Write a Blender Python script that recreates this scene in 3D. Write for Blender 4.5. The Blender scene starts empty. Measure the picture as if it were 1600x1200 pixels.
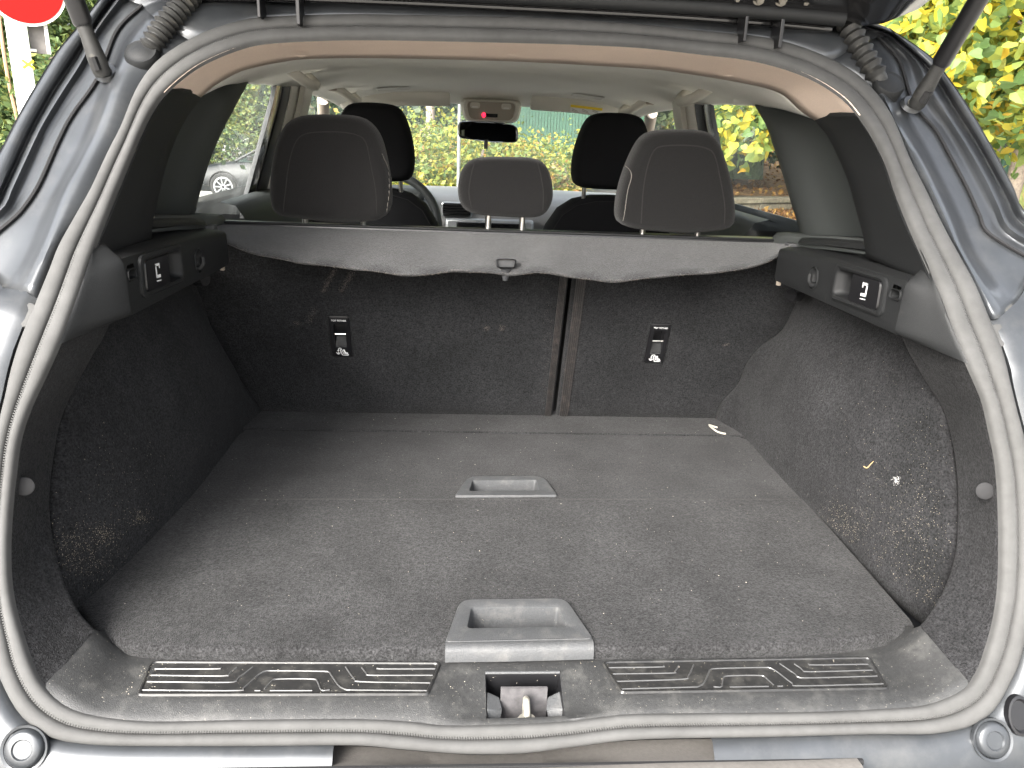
import bpy, bmesh, math, random
from mathutils import Vector as V, Matrix
from math import radians, sin, cos, pi, tan, sqrt, atan2
random.seed(7)
sc = bpy.context.scene

# ------------------------------------------------------------------ camera, sky, sun, exposure
CAM = V((-0.089, -0.791, 0.673)); YAW, PITCH, ROLL = radians(4.04), radians(-18.06), radians(2.29); FPX = 1204.8
_fw = V((sin(YAW)*cos(PITCH), cos(YAW)*cos(PITCH), sin(PITCH))); _rt = V((cos(YAW), -sin(YAW), 0)); _up = _rt.cross(_fw)
_r = _rt*cos(ROLL) + _up*sin(ROLL); _u = _up*cos(ROLL) - _rt*sin(ROLL)
cd = bpy.data.cameras.new('camera'); cam = bpy.data.objects.new('camera', cd); sc.collection.objects.link(cam)
cd.sensor_width = 36; cd.lens = 36*FPX/1600; cd.clip_start = 0.02; cd.clip_end = 600
_m = Matrix((_r, _u, -_fw)).transposed().to_4x4(); _m.translation = CAM; cam.matrix_world = _m
sc.camera = cam
SUN_EL, SUN_AZ = radians(34), radians(214)          # azimuth from +Y (car nose) clockwise: behind and left of the photographer
w = bpy.data.worlds.new('World'); sc.world = w; w.use_nodes = True
nt = w.node_tree; nt.nodes.clear()
sky = nt.nodes.new('ShaderNodeTexSky'); sky.sky_type = 'NISHITA'; sky.sun_disc = False
sky.sun_elevation = SUN_EL; sky.sun_rotation = SUN_AZ; sky.air_density = 1.0; sky.dust_density = 6.0; sky.ozone_density = 1.0
hs = nt.nodes.new('ShaderNodeHueSaturation'); hs.inputs['Saturation'].default_value = 0.30
bg = nt.nodes.new('ShaderNodeBackground'); bg.inputs['Strength'].default_value = 0.15
wo = nt.nodes.new('ShaderNodeOutputWorld')
nt.links.new(sky.outputs[0], hs.inputs['Color']); nt.links.new(hs.outputs[0], bg.inputs[0]); nt.links.new(bg.outputs[0], wo.inputs[0])
sl = bpy.data.lights.new('sun', 'SUN'); sl.energy = 1.5; sl.angle = radians(35); sl.color = (1, .96, .9)
so = bpy.data.objects.new('sun', sl); sc.collection.objects.link(so)
_sd = V((sin(SUN_AZ)*cos(SUN_EL), cos(SUN_AZ)*cos(SUN_EL), sin(SUN_EL)))
so.rotation_euler = (-_sd).to_track_quat('-Z', 'Y').to_euler()
sc.view_settings.view_transform = 'Standard'; sc.view_settings.look = 'None'
sc.view_settings.exposure = 2.42; sc.view_settings.gamma = 1
sc.cycles.max_bounces = 10; sc.cycles.diffuse_bounces = 5; sc.cycles.glossy_bounces = 4; sc.cycles.transparent_max_bounces = 16
sc.cycles.use_denoising = True; sc.cycles.caustics_reflective = False; sc.cycles.caustics_refractive = False
GROUND = -0.75

# ------------------------------------------------------------------ measuring helpers (photo pixel -> point on a known surface of the car)
def ray(x, y): return _fw + _r*((x-800)/FPX) + _u*((600-y)/FPX)
def aty(x, y, Y): d = ray(x, y); return CAM + d*((Y-CAM.y)/d.y)
def atz(x, y, Z): d = ray(x, y); return CAM + d*((Z-CAM.z)/d.z)
def atx(x, y, X): d = ray(x, y); return CAM + d*((X-CAM.x)/d.x)
def atpl(x, y, n, k): d = ray(x, y); n = V(n); return CAM + d*((k-n.dot(CAM))/n.dot(d))
def far(x, y, D): d = ray(x, y); return CAM + d*(D/math.hypot(d.x, d.y))
def interp(v, xs, ys):
    if v <= xs[0]: return ys[0]
    for i in range(1, len(xs)):
        if v <= xs[i]:
            t = (v-xs[i-1])/(xs[i]-xs[i-1]); return ys[i-1]*(1-t)+ys[i]*t
    return ys[-1]
GZ = [-.3, -.05, 0, .1, .2, .3, .4, .5, .6, .7, .8, .9, 1.2]
GY = [-.14, -.04, -.015, .04, .08, .112, .147, .218, .318, .42, .51, .59, .8]
def hit(x, y, f):
    d = ray(x, y); lo, hi = .3, 4.
    for _ in range(50):
        m = (lo+hi)/2; p = CAM+d*m
        if p.y < f(p.z): lo = m
        else: hi = m
    return CAM+d*lo
def O(x, y, dy=0): return hit(x, y, lambda z: interp(z, GZ, GY)+dy)      # surface of the tailgate opening
SEATP = ((0, 1, .38), .985)
def SB(x, y): return atpl(x, y, *SEATP)                                   # rear face of the seat backs

# ------------------------------------------------------------------ mesh helpers
def link(o, parent=None):
    sc.collection.objects.link(o)
    if parent is not None:
        o.parent = parent
        o.matrix_parent_inverse = Matrix.Translation(-V(parent['_base'])) if '_base' in parent else Matrix()
    return o
def tag(o, label=None, cat=None, group=None, kind=None):
    if label: o['label'] = label
    if cat: o['category'] = cat
    if group: o['group'] = group
    if kind: o['kind'] = kind
    return o
def empty(name, loc=(0, 0, 0)):
    o = bpy.data.objects.new(name, None); o.location = loc; o.empty_display_size = .1; o['_base'] = tuple(loc)
    sc.collection.objects.link(o); return o
def mesh(name, vs, fs, mat, parent=None, smooth=35, solid=0, bevel=0, offset=-1, recalc=True):
    me = bpy.data.meshes.new(name); me.from_pydata([tuple(v) for v in vs], [], fs)
    if recalc:
        bm = bmesh.new(); bm.from_mesh(me); bmesh.ops.recalc_face_normals(bm, faces=bm.faces); bm.to_mesh(me); bm.free()
    me.materials.append(mat)
    if smooth is not None:
        me.shade_smooth()
        if smooth < 180: me.set_sharp_from_angle(angle=radians(smooth))
    o = bpy.data.objects.new(name, me); link(o, parent)
    if solid:
        m = o.modifiers.new('thickness', 'SOLIDIFY'); m.thickness = abs(solid); m.offset = offset
    if bevel:
        m = o.modifiers.new('edge', 'BEVEL'); m.width = bevel; m.segments = 2; m.limit_method = 'ANGLE'; m.angle_limit = radians(40)
    return o
def resample(pts, n, closed=False, smooth=True):
    pts = [V(p) for p in pts]; N = len(pts)
    if smooth and N > 2:                         # Catmull-Rom densify
        dense = []
        rng = range(N if closed else N-1)
        for i in rng:
            p1, p2 = pts[i], pts[(i+1) % N]
            p0 = pts[(i-1) % N] if (closed or i > 0) else p1*2-p2
            p3 = pts[(i+2) % N] if (closed or i+2 < N) else p2*2-p1
            for k in range(10):
                t = k/10; dense.append(.5*((2*p1)+(p2-p0)*t+(2*p0-5*p1+4*p2-p3)*t*t+(3*p1-p0-3*p2+p3)*t**3))
        if not closed: dense.append(pts[-1])
        pts = dense
    if closed: pts = pts+[pts[0]]
    L = [0]
    for a, b in zip(pts, pts[1:]): L.append(L[-1]+(b-a).length)
    out = []; j = 0
    for k in range(n):
        s = L[-1]*k/(n if closed else n-1)
        while j < len(L)-2 and L[j+1] < s: j += 1
        d = L[j+1]-L[j]; t = (s-L[j])/d if d > 1e-12 else 0
        out.append(pts[j].lerp(pts[j+1], min(max(t, 0), 1)))
    return out
def grid(rows, cu=False, cv=False, skip=None):
    """rows: list of equal-length point lists -> verts, faces"""
    n = len(rows[0]); vs = [p for r in rows for p in r]; fs = []
    R = len(rows)
    for i in range(R if cv else R-1):
        for j in range(n if cu else n-1):
            if skip and skip(i, j): continue
            a, b = i*n+j, i*n+(j+1) % n; c, d = ((i+1) % R)*n+(j+1) % n, ((i+1) % R)*n+j
            fs.append((a, b, c, d))
    return vs, fs
def rows_smooth(rows, m):                        # smooth interpolation across rows
    n = len(rows[0]); R = len(rows); out = []
    for i in range(m):
        u = (R-1)*i/(m-1); a = min(int(u), R-2); t = u-a; r = []
        for j in range(n):
            p1, p2 = V(rows[a][j]), V(rows[a+1][j]); p0 = V(rows[a-1][j]) if a > 0 else p1*2-p2; p3 = V(rows[a+2][j]) if a+2 < R else p2*2-p1
            r.append(.5*((2*p1)+(p2-p0)*t+(2*p0-5*p1+4*p2-p3)*t*t+(3*p1-p0-3*p2+p3)*t**3))
        out.append(r)
    return out
def loft(name, rows, mat, parent=None, cu=False, cv=False, cap=False, **k):
    vs, fs = grid(rows, cu, cv)
    if cap:
        n = len(rows[0])
        if cap != 2: fs.append(tuple(range(n)))
        fs.append(tuple(range(len(vs)-n, len(vs))))
    return mesh(name, vs, fs, mat, parent, **k)
def frame_of(d):
    d = d.normalized(); a = V((0, 0, 1)) if abs(d.z) < .9 else V((1, 0, 0)); u = d.cross(a).normalized(); return u, d.cross(u).normalized()
def tube_data(path, rad, seg=8, closed=False):
    path = [V(p) for p in path]; N = len(path); rows = []; u = None
    for i, p in enumerate(path):
        a = path[(i-1) % N] if closed or i > 0 else p; b = path[(i+1) % N] if closed or i < N-1 else p
        d = (b-a).normalized()
        if u is None: u, _ = frame_of(d)
        u = (u-d*u.dot(d)).normalized(); v = d.cross(u)
        r = rad(i/(N-1)) if callable(rad) else rad
        rows.append([p+(u*cos(2*pi*k/seg)+v*sin(2*pi*k/seg))*r for k in range(seg)])
    vs, fs = grid(rows, cu=True, cv=closed)
    if not closed: n = seg; fs += [tuple(range(n))[::-1], tuple(range(len(vs)-n, len(vs)))]
    return vs, fs
def tube(name, path, rad, mat, parent=None, seg=8, closed=False, **k):
    return mesh(name, *tube_data(path, rad, seg, closed), mat, parent, **k)
class MB:
    def __init__(s): s.v = []; s.f = []
    def add(s, vs, fs):
        o = len(s.v); s.v += [V(v) for v in vs]; s.f += [tuple(i+o for i in f) for f in fs]; return s
    def box(s, a, b):
        (x0, y0, z0), (x1, y1, z1) = a, b
        return s.add([(x0, y0, z0), (x1, y0, z0), (x1, y1, z0), (x0, y1, z0), (x0, y0, z1), (x1, y0, z1), (x1, y1, z1), (x0, y1, z1)],
                     [(0, 3, 2, 1), (4, 5, 6, 7), (0, 1, 5, 4), (1, 2, 6, 5), (2, 3, 7, 6), (3, 0, 4, 7)])
    def tube(s, *a, **k): return s.add(*tube_data(*a, **k))
    def xf(s, M): s.v = [M @ v for v in s.v]; return s
    def build(s, name, mat, parent=None, **k): return mesh(name, s.v, s.f, mat, parent, **k)
def roundpoly(pts, r, n=5):
    """rounded 2D polygon (list of (x,y)), r number or list"""
    out = []; N = len(pts)
    for i in range(N):
        p = V(pts[i]).to_2d(); a = V(pts[i-1]).to_2d(); b = V(pts[(i+1) % N]).to_2d(); rr = r[i] if isinstance(r, (list, tuple)) else r
        da, db = (a-p).normalized(), (b-p).normalized(); ang = da.angle(db); t = min(rr/tan(ang/2), (a-p).length*.49, (b-p).length*.49)
        s, e = p+da*t, p+db*t
        for k in range(n+1):
            q = k/n; out.append(s*(1-q)**2+p*2*q*(1-q)+e*q*q)
    return out
def slab(name, pts, O_, ux, uy, depth, mat, parent=None, bevel=0, **k):
    """polygon pts (2D) on frame, extruded by depth along ux x uy"""
    n = ux.cross(uy).normalized(); a = [O_+ux*p[0]+uy*p[1] for p in pts]; b = [p+n*depth for p in a]; N = len(a)
    fs = [tuple(range(N)), tuple(range(2*N-1, N-1, -1))]+[(i, (i+1) % N, N+(i+1) % N, N+i) for i in range(N)]
    return mesh(name, a+b, fs, mat, parent, bevel=bevel, **k)
def mirror(p): return V((-p[0], p[1], p[2]))

# ------------------------------------------------------------------ materials
def mat(name, col, rough=.6, metal=0, var=0, vscale=20, bump=0, bscale=200, spec=.5, sheen=0, coat=0, var2=0, v2scale=3, dust=None, speck=None):
    m = bpy.data.materials.new(name); m.use_nodes = True; t = m.node_tree; b = t.nodes['Principled BSDF']
    b.inputs['Roughness'].default_value = rough; b.inputs['Metallic'].default_value = metal
    b.inputs['Specular IOR Level'].default_value = spec
    if sheen: b.inputs['Sheen Weight'].default_value = sheen; b.inputs['Sheen Roughness'].default_value = .5
    if coat: b.inputs['Coat Weight'].default_value = coat; b.inputs['Coat Roughness'].default_value = .08
    tc = t.nodes.new('ShaderNodeTexCoord')
    rgb = t.nodes.new('ShaderNodeRGB'); rgb.outputs[0].default_value = (*col, 1); out = rgb.outputs[0]
    def noise(scale, detail=3, rough_=.6):
        n = t.nodes.new('ShaderNodeTexNoise'); n.inputs['Scale'].default_value = scale; n.inputs['Detail'].default_value = detail
        n.inputs['Roughness'].default_value = rough_; t.links.new(tc.outputs['Object'], n.inputs['Vector']); return n.outputs['Fac']
    def rng(src, a, b_, c, d):
        r = t.nodes.new('ShaderNodeMapRange'); t.links.new(src, r.inputs['Value'])
        for k_, v_ in zip(('From Min', 'From Max', 'To Min', 'To Max'), (a, b_, c, d)): r.inputs[k_].default_value = v_
        return r.outputs[0]
    def mul(a, f):
        x = t.nodes.new('ShaderNodeMix'); x.data_type = 'RGBA'; x.blend_type = 'MULTIPLY'; x.inputs[0].default_value = 1
        t.links.new(a, x.inputs[6]); t.links.new(f, x.inputs[7]); return x.outputs[2]
    def mix(a, c, f):
        x = t.nodes.new('ShaderNodeMix'); x.data_type = 'RGBA'; t.links.new(f, x.inputs[0]); t.links.new(a, x.inputs[6]); x.inputs[7].default_value = (*c, 1); return x.outputs[2]
    if var > .6: out = mul(mul(out, rng(noise(vscale, 4, .7), .36, .64, .42, 1.62)), rng(noise(vscale*.33, 2), .3, .7, .8, 1.2))
    elif var: out = mul(out, rng(noise(vscale), .25, .75, 1-var, 1+var))
    if var2: out = mul(out, rng(noise(v2scale, 5, .55), .3, .7, 1-var2, 1+var2))
    if dust:                                   # (colour, noise scale, lo, hi, strength)
        out = mix(out, dust[0], rng(noise(dust[1], 6, .65), dust[2], dust[3], 0, dust[4]))
    if speck:
        out = mix(out, speck[0], rng(noise(speck[1], 1, .5), speck[2], speck[2]+.05, 0, speck[3]))
    t.links.new(out, b.inputs['Base Color'])
    if bump:
        bp = t.nodes.new('ShaderNodeBump'); bp.inputs['Strength'].default_value = bump; bp.inputs['Distance'].default_value = .002
        t.links.new(noise(bscale, 2), bp.inputs['Height']); t.links.new(bp.outputs[0], b.inputs['Normal'])
    return m
M = {}
M['paint'] = mat('paint', (.048, .052, .057), .34, .4, var2=.22, v2scale=9, dust=((.15, .148, .14), 14, .5, .85, .4), coat=.25)
M['rubber'] = mat('rubber', (.064, .064, .063), .75, var=.10, vscale=60, var2=.12, v2scale=12, bump=.08, bscale=500, spec=.25)
M['plastic'] = mat('plastic', (.0125, .0132, .0138), .55, var=.12, vscale=300, bump=.22, bscale=900, spec=.28, dust=((.12, .115, .11), 35, .66, .8, .12))
M['trim_grey'] = mat('trim_grey', (.040, .044, .043), .55, bump=.15, bscale=700, spec=.4)
M['sill'] = mat('sill', (.027, .0275, .0278), .5, var=.25, vscale=260, bump=.3, bscale=800, dust=((.13, .128, .12), 30, .5, .78, .4), speck=((.25, .235, .2), 420, .72, .7))
M['carpet'] = mat('carpet', (.0195, .0196, .0206), .95, var=.75, vscale=310, bump=.9, bscale=520, spec=.1, sheen=.03, var2=.3, v2scale=7)
M['carpet_floor'] = mat('carpet_floor', (.0240, .0240, .0247), .95, var=.75, vscale=310, bump=1, bscale=480, spec=.1, sheen=.06, var2=.32, v2scale=9)
M['carpet_seat'] = mat('carpet_seat', (.0160, .0163, .0172), .95, var=.75, vscale=310, bump=.8, bscale=520, spec=.08, sheen=.06, var2=.25, v2scale=6)
M['shelf'] = mat('shelf', (.0255, .0262, .0277), .95, var=.75, vscale=380, bump=.9, bscale=600, spec=.1, sheen=.2, var2=.12, v2scale=14)
M['fabric'] = mat('fabric', (.0112, .0109, .0110), .9, var=.35, vscale=700, bump=.5, bscale=900, spec=.15, sheen=.12)
M['fabric_dark'] = mat('fabric_dark', (.006, .006, .007), .85, var=.3, vscale=600, bump=.3, bscale=800, spec=.2)
M['seam'] = mat('seam', (.0165, .0155, .015), .9)
M['stitch'] = mat('stitch', (.16, .15, .135), .8, var=.5, vscale=900)
M['beige'] = mat('beige', (.82, .665, .555), .75, var=.06, vscale=400, bump=.12, bscale=900, var2=.05, v2scale=6)
M['liner'] = mat('liner', (.82, .80, .735), .95, var=.06, vscale=600, bump=.15, bscale=900, sheen=.05)
M['liner_plastic'] = mat('liner_plastic', (.62, .595, .53), .55, bump=.05, bscale=800)
M['liner_dark'] = mat('liner_dark', (.33, .28, .23), .6)
M['black'] = mat('black', (.008, .008, .009), .35)
M['black_matte'] = mat('black_matte', (.008, .008, .009), .8)
M['gloss'] = mat('gloss_black', (.012, .012, .013), .16, spec=.5, coat=.6)
M['steel'] = mat('steel', (.62, .60, .56), .3, 1, var=.1, vscale=80)
M['dirty_steel'] = mat('dirty_steel', (.36, .345, .30), .5, .5, var=.35, vscale=180, bump=.5, bscale=300)
M['white'] = mat('white', (.8, .8, .78), .5)
M['print'] = mat('print_white', (.75, .76, .76), .6)
M['fascia'] = mat('fascia', (.115, .108, .10), .6, var=.12, vscale=180, bump=.2, bscale=600, var2=.1, v2scale=10)
M['bellows'] = mat('bellows', (.018, .018, .017), .6, var=.3, vscale=120, dust=((.17, .155, .125), 60, .55, .8, .5))
M['handle_plastic'] = mat('handle_plastic', (.052, .054, .0565), .55, var=.2, vscale=400, bump=.35, bscale=600, dust=((.16, .155, .145), 40, .5, .8, .4))
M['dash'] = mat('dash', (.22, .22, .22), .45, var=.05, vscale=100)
M['silver'] = mat('silver', (.38, .39, .40), .35, .6)
def glass_mat(name, tint, fres=.08, rough=0, dusty=0):
    m = bpy.data.materials.new(name); m.use_nodes = True; t = m.node_tree; t.nodes.clear()
    o = t.nodes.new('ShaderNodeOutputMaterial'); mx = t.nodes.new('ShaderNodeMixShader'); tr = t.nodes.new('ShaderNodeBsdfTransparent'); gl = t.nodes.new('ShaderNodeBsdfGlossy')
    tr.inputs[0].default_value = (*tint, 1); gl.inputs['Roughness'].default_value = rough; gl.inputs['Color'].default_value = (1, 1, 1, 1)
    lw = t.nodes.new('ShaderNodeLayerWeight'); lw.inputs['Blend'].default_value = .5
    pw = t.nodes.new('ShaderNodeMath'); pw.operation = 'POWER'; pw.inputs[1].default_value = 5; t.links.new(lw.outputs['Facing'], pw.inputs[0])
    ad = t.nodes.new('ShaderNodeMath'); ad.operation = 'MULTIPLY_ADD'; ad.inputs[1].default_value = .6; ad.inputs[2].default_value = .04; t.links.new(pw.outputs[0], ad.inputs[0])
    t.links.new(ad.outputs[0], mx.inputs[0]); t.links.new(tr.outputs[0], mx.inputs[1]); t.links.new(gl.outputs[0], mx.inputs[2])
    last = mx.outputs[0]
    if dusty:                                   # water marks and dust lying on the pane
        tc = t.nodes.new('ShaderNodeTexCoord'); n = t.nodes.new('ShaderNodeTexNoise'); n.inputs['Scale'].default_value = 150; n.inputs['Detail'].default_value = 3
        n2 = t.nodes.new('ShaderNodeTexNoise'); n2.inputs['Scale'].default_value = 9; n2.inputs['Detail'].default_value = 4
        t.links.new(tc.outputs['Object'], n.inputs['Vector']); t.links.new(tc.outputs['Object'], n2.inputs['Vector'])
        mm = t.nodes.new('ShaderNodeMath'); mm.operation = 'MULTIPLY'; t.links.new(n.outputs[0], mm.inputs[0]); t.links.new(n2.outputs[0], mm.inputs[1])
        r = t.nodes.new('ShaderNodeMapRange'); r.inputs['From Min'].default_value = .22; r.inputs['From Max'].default_value = .42; r.inputs['To Min'].default_value = dusty*.35; r.inputs['To Max'].default_value = dusty
        t.links.new(mm.outputs[0], r.inputs['Value'])
        df = t.nodes.new('ShaderNodeBsdfTranslucent'); df.inputs[0].default_value = (.75, .8, .78, 1)
        m2 = t.nodes.new('ShaderNodeMixShader'); t.links.new(r.outputs[0], m2.inputs[0]); t.links.new(last, m2.inputs[1]); t.links.new(df.outputs[0], m2.inputs[2]); last = m2.outputs[0]
    t.links.new(last, o.inputs[0]); return m
M['glass'] = glass_mat('glass', (.93, .96, .95), dusty=.06)
M['screen'] = glass_mat('windscreen_glass', (.92, .96, .95), dusty=.045)
def emit_mat(name, col, s):
    m = mat(name, col, .4); b = m.node_tree.nodes['Principled BSDF']; b.inputs['Emission Color'].default_value = (*col, 1); b.inputs['Emission Strength'].default_value = s; return m
M['warning_red'] = emit_mat('warning_red', (1, .02, .06), .55)
def leaf_mat(name, cols, trans=.35):
    m = bpy.data.materials.new(name); m.use_nodes = True; t = m.node_tree; b = t.nodes['Principled BSDF']; b.inputs['Roughness'].default_value = .55
    g = t.nodes.new('ShaderNodeNewGeometry'); r = t.nodes.new('ShaderNodeValToRGB'); r.color_ramp.interpolation = 'LINEAR'
    el = r.color_ramp.elements
    while len(el) < len(cols): el.new(.5)
    for i, c in enumerate(cols): el[i].position = c[0]; el[i].color = (*c[1], 1)
    t.links.new(g.outputs['Random Per Island'], r.inputs[0]); t.links.new(r.outputs[0], b.inputs['Base Color'])
    o = t.nodes['Material Output']; tl = t.nodes.new('ShaderNodeBsdfTranslucent'); mx = t.nodes.new('ShaderNodeMixShader'); mx.inputs[0].default_value = trans
    t.links.new(r.outputs[0], tl.inputs[0]); t.links.new(b.outputs[0], mx.inputs[1]); t.links.new(tl.outputs[0], mx.inputs[2]); t.links.new(mx.outputs[0], o.inputs[0])
    return m
M['leaf_lime'] = leaf_mat('leaf_lime', [(0, (0.096, 0.177, 0.056)), (.35, (0.194, 0.282, 0.081)), (.62, (0.338, 0.370, 0.065)), (.85, (0.484, 0.419, 0.040)), (1, (0.499, 0.307, 0.025))], .45)
M['leaf_green'] = leaf_mat('leaf_green', [(0, (0.062, 0.117, 0.045)), (.4, (0.126, 0.189, 0.072)), (.75, (0.216, 0.270, 0.090)), (1, (0.323, 0.332, 0.090))], .45)
M['leaf_shrub'] = leaf_mat('leaf_shrub', [(0, (0.060, 0.102, 0.030)), (.35, (0.132, 0.180, 0.036)), (.7, (0.252, 0.264, 0.036)), (.93, (0.330, 0.270, 0.036)), (1, (0.300, 0.144, 0.048))])
M['leaf_rust'] = leaf_mat('leaf_rust', [(0, (0.120, 0.144, 0.042)), (.4, (0.252, 0.216, 0.060)), (.75, (0.312, 0.180, 0.078)), (1, (0.330, 0.276, 0.072))])
M['leaf_far'] = leaf_mat('leaf_far', [(0, (0.033, 0.058, 0.039)), (.5, (0.065, 0.104, 0.058)), (1, (0.130, 0.163, 0.078))])
M['leaf_litter'] = leaf_mat('leaf_litter', [(0, (0.104, 0.046, 0.016)), (.35, (0.234, 0.111, 0.033)), (.7, (0.377, 0.195, 0.052)), (1, (0.429, 0.280, 0.065))], .1)
M['bark'] = mat('bark', (.17, .14, .11), .9, var=.4, vscale=30, bump=1, bscale=40)
M['bark_pale'] = mat('bark_pale', (.24, .19, .16), .9, var=.3, vscale=20, bump=.8, bscale=40)
M['pale_concrete'] = mat('pale_concrete', (.35, .333, .30), .9, var=.3, vscale=60, bump=.6, bscale=150, var2=.2, v2scale=.6)  # pale concrete ground, kept extra light to bounce light up to the headliner
M['stone'] = mat('stone', (.30, .27, .20), .9, var=.35, vscale=9, bump=1, bscale=20, var2=.3, v2scale=2.5)
M['fence_green'] = mat('fence_green', (.022, .068, .040), .5, var=.2, vscale=10)
M['sign_red'] = mat('sign_red', (.30, .007, .006), .8, spec=.1)
M['sign_white'] = mat('sign_white', (.72, .72, .70), .4, var=.05, vscale=30)
M['sign_post'] = mat('sign_post', (.66, .66, .64), .5, .2, var=.12, vscale=40, speck=((.3, .28, .25), 60, .68, .7))
M['sign_back'] = mat('sign_back', (.16, .15, .14), .6, .3, var=.2, vscale=15)
M['yellow'] = mat('yellow_paint', (.85, .62, .02), .5)
M['car_grey'] = mat('car_grey', (.010, .012, .013), .4, 0, spec=.3)
M['car_white'] = mat('car_white', (.42, .43, .43), .3, coat=.5)
M['car_glass'] = mat('car_glass', (.03, .045, .04), .15, 0, spec=.8)
M['shelf_plastic_lit'] = mat('shelf_plastic_lit', (.06, .066, .064), .65, bump=.2, bscale=700)  # lighter than the panel plastic: light on the ledge put into the colour
M['tyre'] = mat('tyre', (.02, .02, .02), .8)

# ================================================================== THE CAR
car = empty('estate_car', (0, 2.0, GROUND))
tag(car, 'dark blue-grey car seen from behind with its tailgate open onto an empty carpeted boot', 'car')

# ---- tailgate opening: seal
SEAL_IN = [(800, 64), (600, 60), (500, 61), (414, 66), (371, 76), (329, 93), (295, 113), (257, 146), (235, 178), (217, 215), (207, 240), (182, 300), (158, 360), (137, 415), (115, 480), (92, 540),
           (66, 598), (50, 632), (37, 667), (29, 700), (24, 740), (20, 775), (17, 812), (15, 850), (16, 900), (22, 945), (35, 992), (50, 1037), (67, 1070), (92, 1095), (125, 1112), (175, 1122), (250, 1127),
           (400, 1124), (560, 1123), (640, 1127), (700, 1133), (800, 1131), (880, 1127), (940, 1120), (1000, 1115), (1200, 1113), (1300, 1111), (1400, 1106), (1450, 1100), (1500, 1080), (1525, 1055), (1542, 1012), (1555, 962),
           (1562, 900), (1562, 800), (1557, 725), (1547, 675), (1537, 630), (1525, 600), (1512, 570), (1487, 512), (1470, 465), (1450, 417), (1425, 362), (1400, 300), (1385, 255), (1365, 215), (1347, 187), (1320, 155), (1275, 125), (1225, 105), (1167, 91), (1100, 83), (1000, 72), (900, 67)]
SEAL_OUT = [(800, 29), (600, 25), (520, 25), (414, 29), (371, 36), (329, 49), (297, 64), (265, 83), (237, 107), (212, 145), (190, 200), (168, 243), (143, 297), (120, 337), (93, 385), (80, 418), (60, 467), (43, 507), (30, 540), (18, 580), (10, 617),
            (0, 660), (-10, 720), (-17, 800), (-20, 870), (-16, 950), (-8, 1015), (0, 1055), (25, 1105), (50, 1132), (82, 1152), (125, 1161), (200, 1165), (400, 1165), (550, 1164), (625, 1170), (700, 1176), (745, 1178), (805, 1177), (841, 1174), (900, 1166), (1000, 1155), (1200, 1151),
            (1350, 1147), (1440, 1147), (1467, 1145), (1507, 1137), (1540, 1120), (1560, 1097), (1573, 1073), (1590, 1037), (1602, 987), (1613, 930), (1617, 850), (1612, 760), (1600, 690), (1587, 640), (1577, 598), (1565, 550), (1545, 500), (1523, 447), (1500, 405), (1470, 350), (1446, 300), (1420, 250), (1407, 217), (1392, 182), (1370, 150), (1340, 120), (1300, 96), (1250, 75), (1190, 60), (1100, 51), (1000, 41), (900, 34)]
OC = V((0, .2, .36))
def by_angle(pts, n, lo=None, hi=None):
    pts = resample(pts, 1600, closed=True); a = [(atan2(p.x, p.z-OC.z), p) for p in pts]; a.sort(key=lambda q: q[0])
    out = []; j = 0; ex = [(q[0]-2*pi, q[1]) for q in a[-3:]]+a+[(q[0]+2*pi, q[1]) for q in a[:3]]
    for k in range(n):
        t = -pi+2*pi*(k+.5)/n
        while ex[j+1][0] < t: j += 1
        f = (t-ex[j][0])/max(ex[j+1][0]-ex[j][0], 1e-9); out.append(ex[j][1].lerp(ex[j+1][1], f))
    return out
NS = 360
sin_c = by_angle([O(*p) for p in SEAL_IN], NS); sout_c = by_angle([O(*p) for p in SEAL_OUT], NS)
def seal_normal(p):                       # out of the opening, towards the rear
    dz = .02; d = (interp(p.z+dz, GZ, GY)-interp(p.z-dz, GZ, GY))/(2*dz); return V((0, -1, d)).normalized()
def seal_row(t, h):
    return [a.lerp(b, t)+seal_normal(a.lerp(b, t))*h for a, b in zip(sin_c, sout_c)]
bead1 = [(0, -.004)]+[(.02+.46*(1-cos(pi*k/8))/2, .0075*sin(pi*k/8)**.8) for k in range(9)]
bead2 = [(.50+.50*(1-cos(pi*k/8))/2, .010*sin(pi*k/8)**.8-.001) for k in range(9)]+[(1.0, -.015)]
seal = loft('door_seal', [seal_row(t, h) for t, h in bead1+[(.495, -.006)]+bead2], M['rubber'], car, cu=True, smooth=80)
tag(seal, 'grey double-bead rubber seal round the boot opening')
seal['_x'] = 1
# fine stitched ribs along the inner bead
rb = MB(); dense_i = resample(sin_c, 1300, closed=True); dense_o = resample(sout_c, 1300, closed=True)
for k in range(1300):
    c = dense_i[k].lerp(dense_o[k], .37)
    n = seal_normal(c); d1 = (dense_o[k]-dense_i[k]).normalized(); d2 = d1.cross(n).normalized()
    c = c+n*.0064
    rb.add([c-d1*.0025-d2*.0008, c-d2*.0008-d1*-.0025, c+d1*.003+d2*.0009, c-d1*.002+d2*.0009, c+n*.0009], [(0, 1, 4), (1, 2, 4), (2, 3, 4), (3, 0, 4)])
tag(rb.build('seal_ribbing', M['rubber'], seal, smooth=None), kind='stuff')

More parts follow.
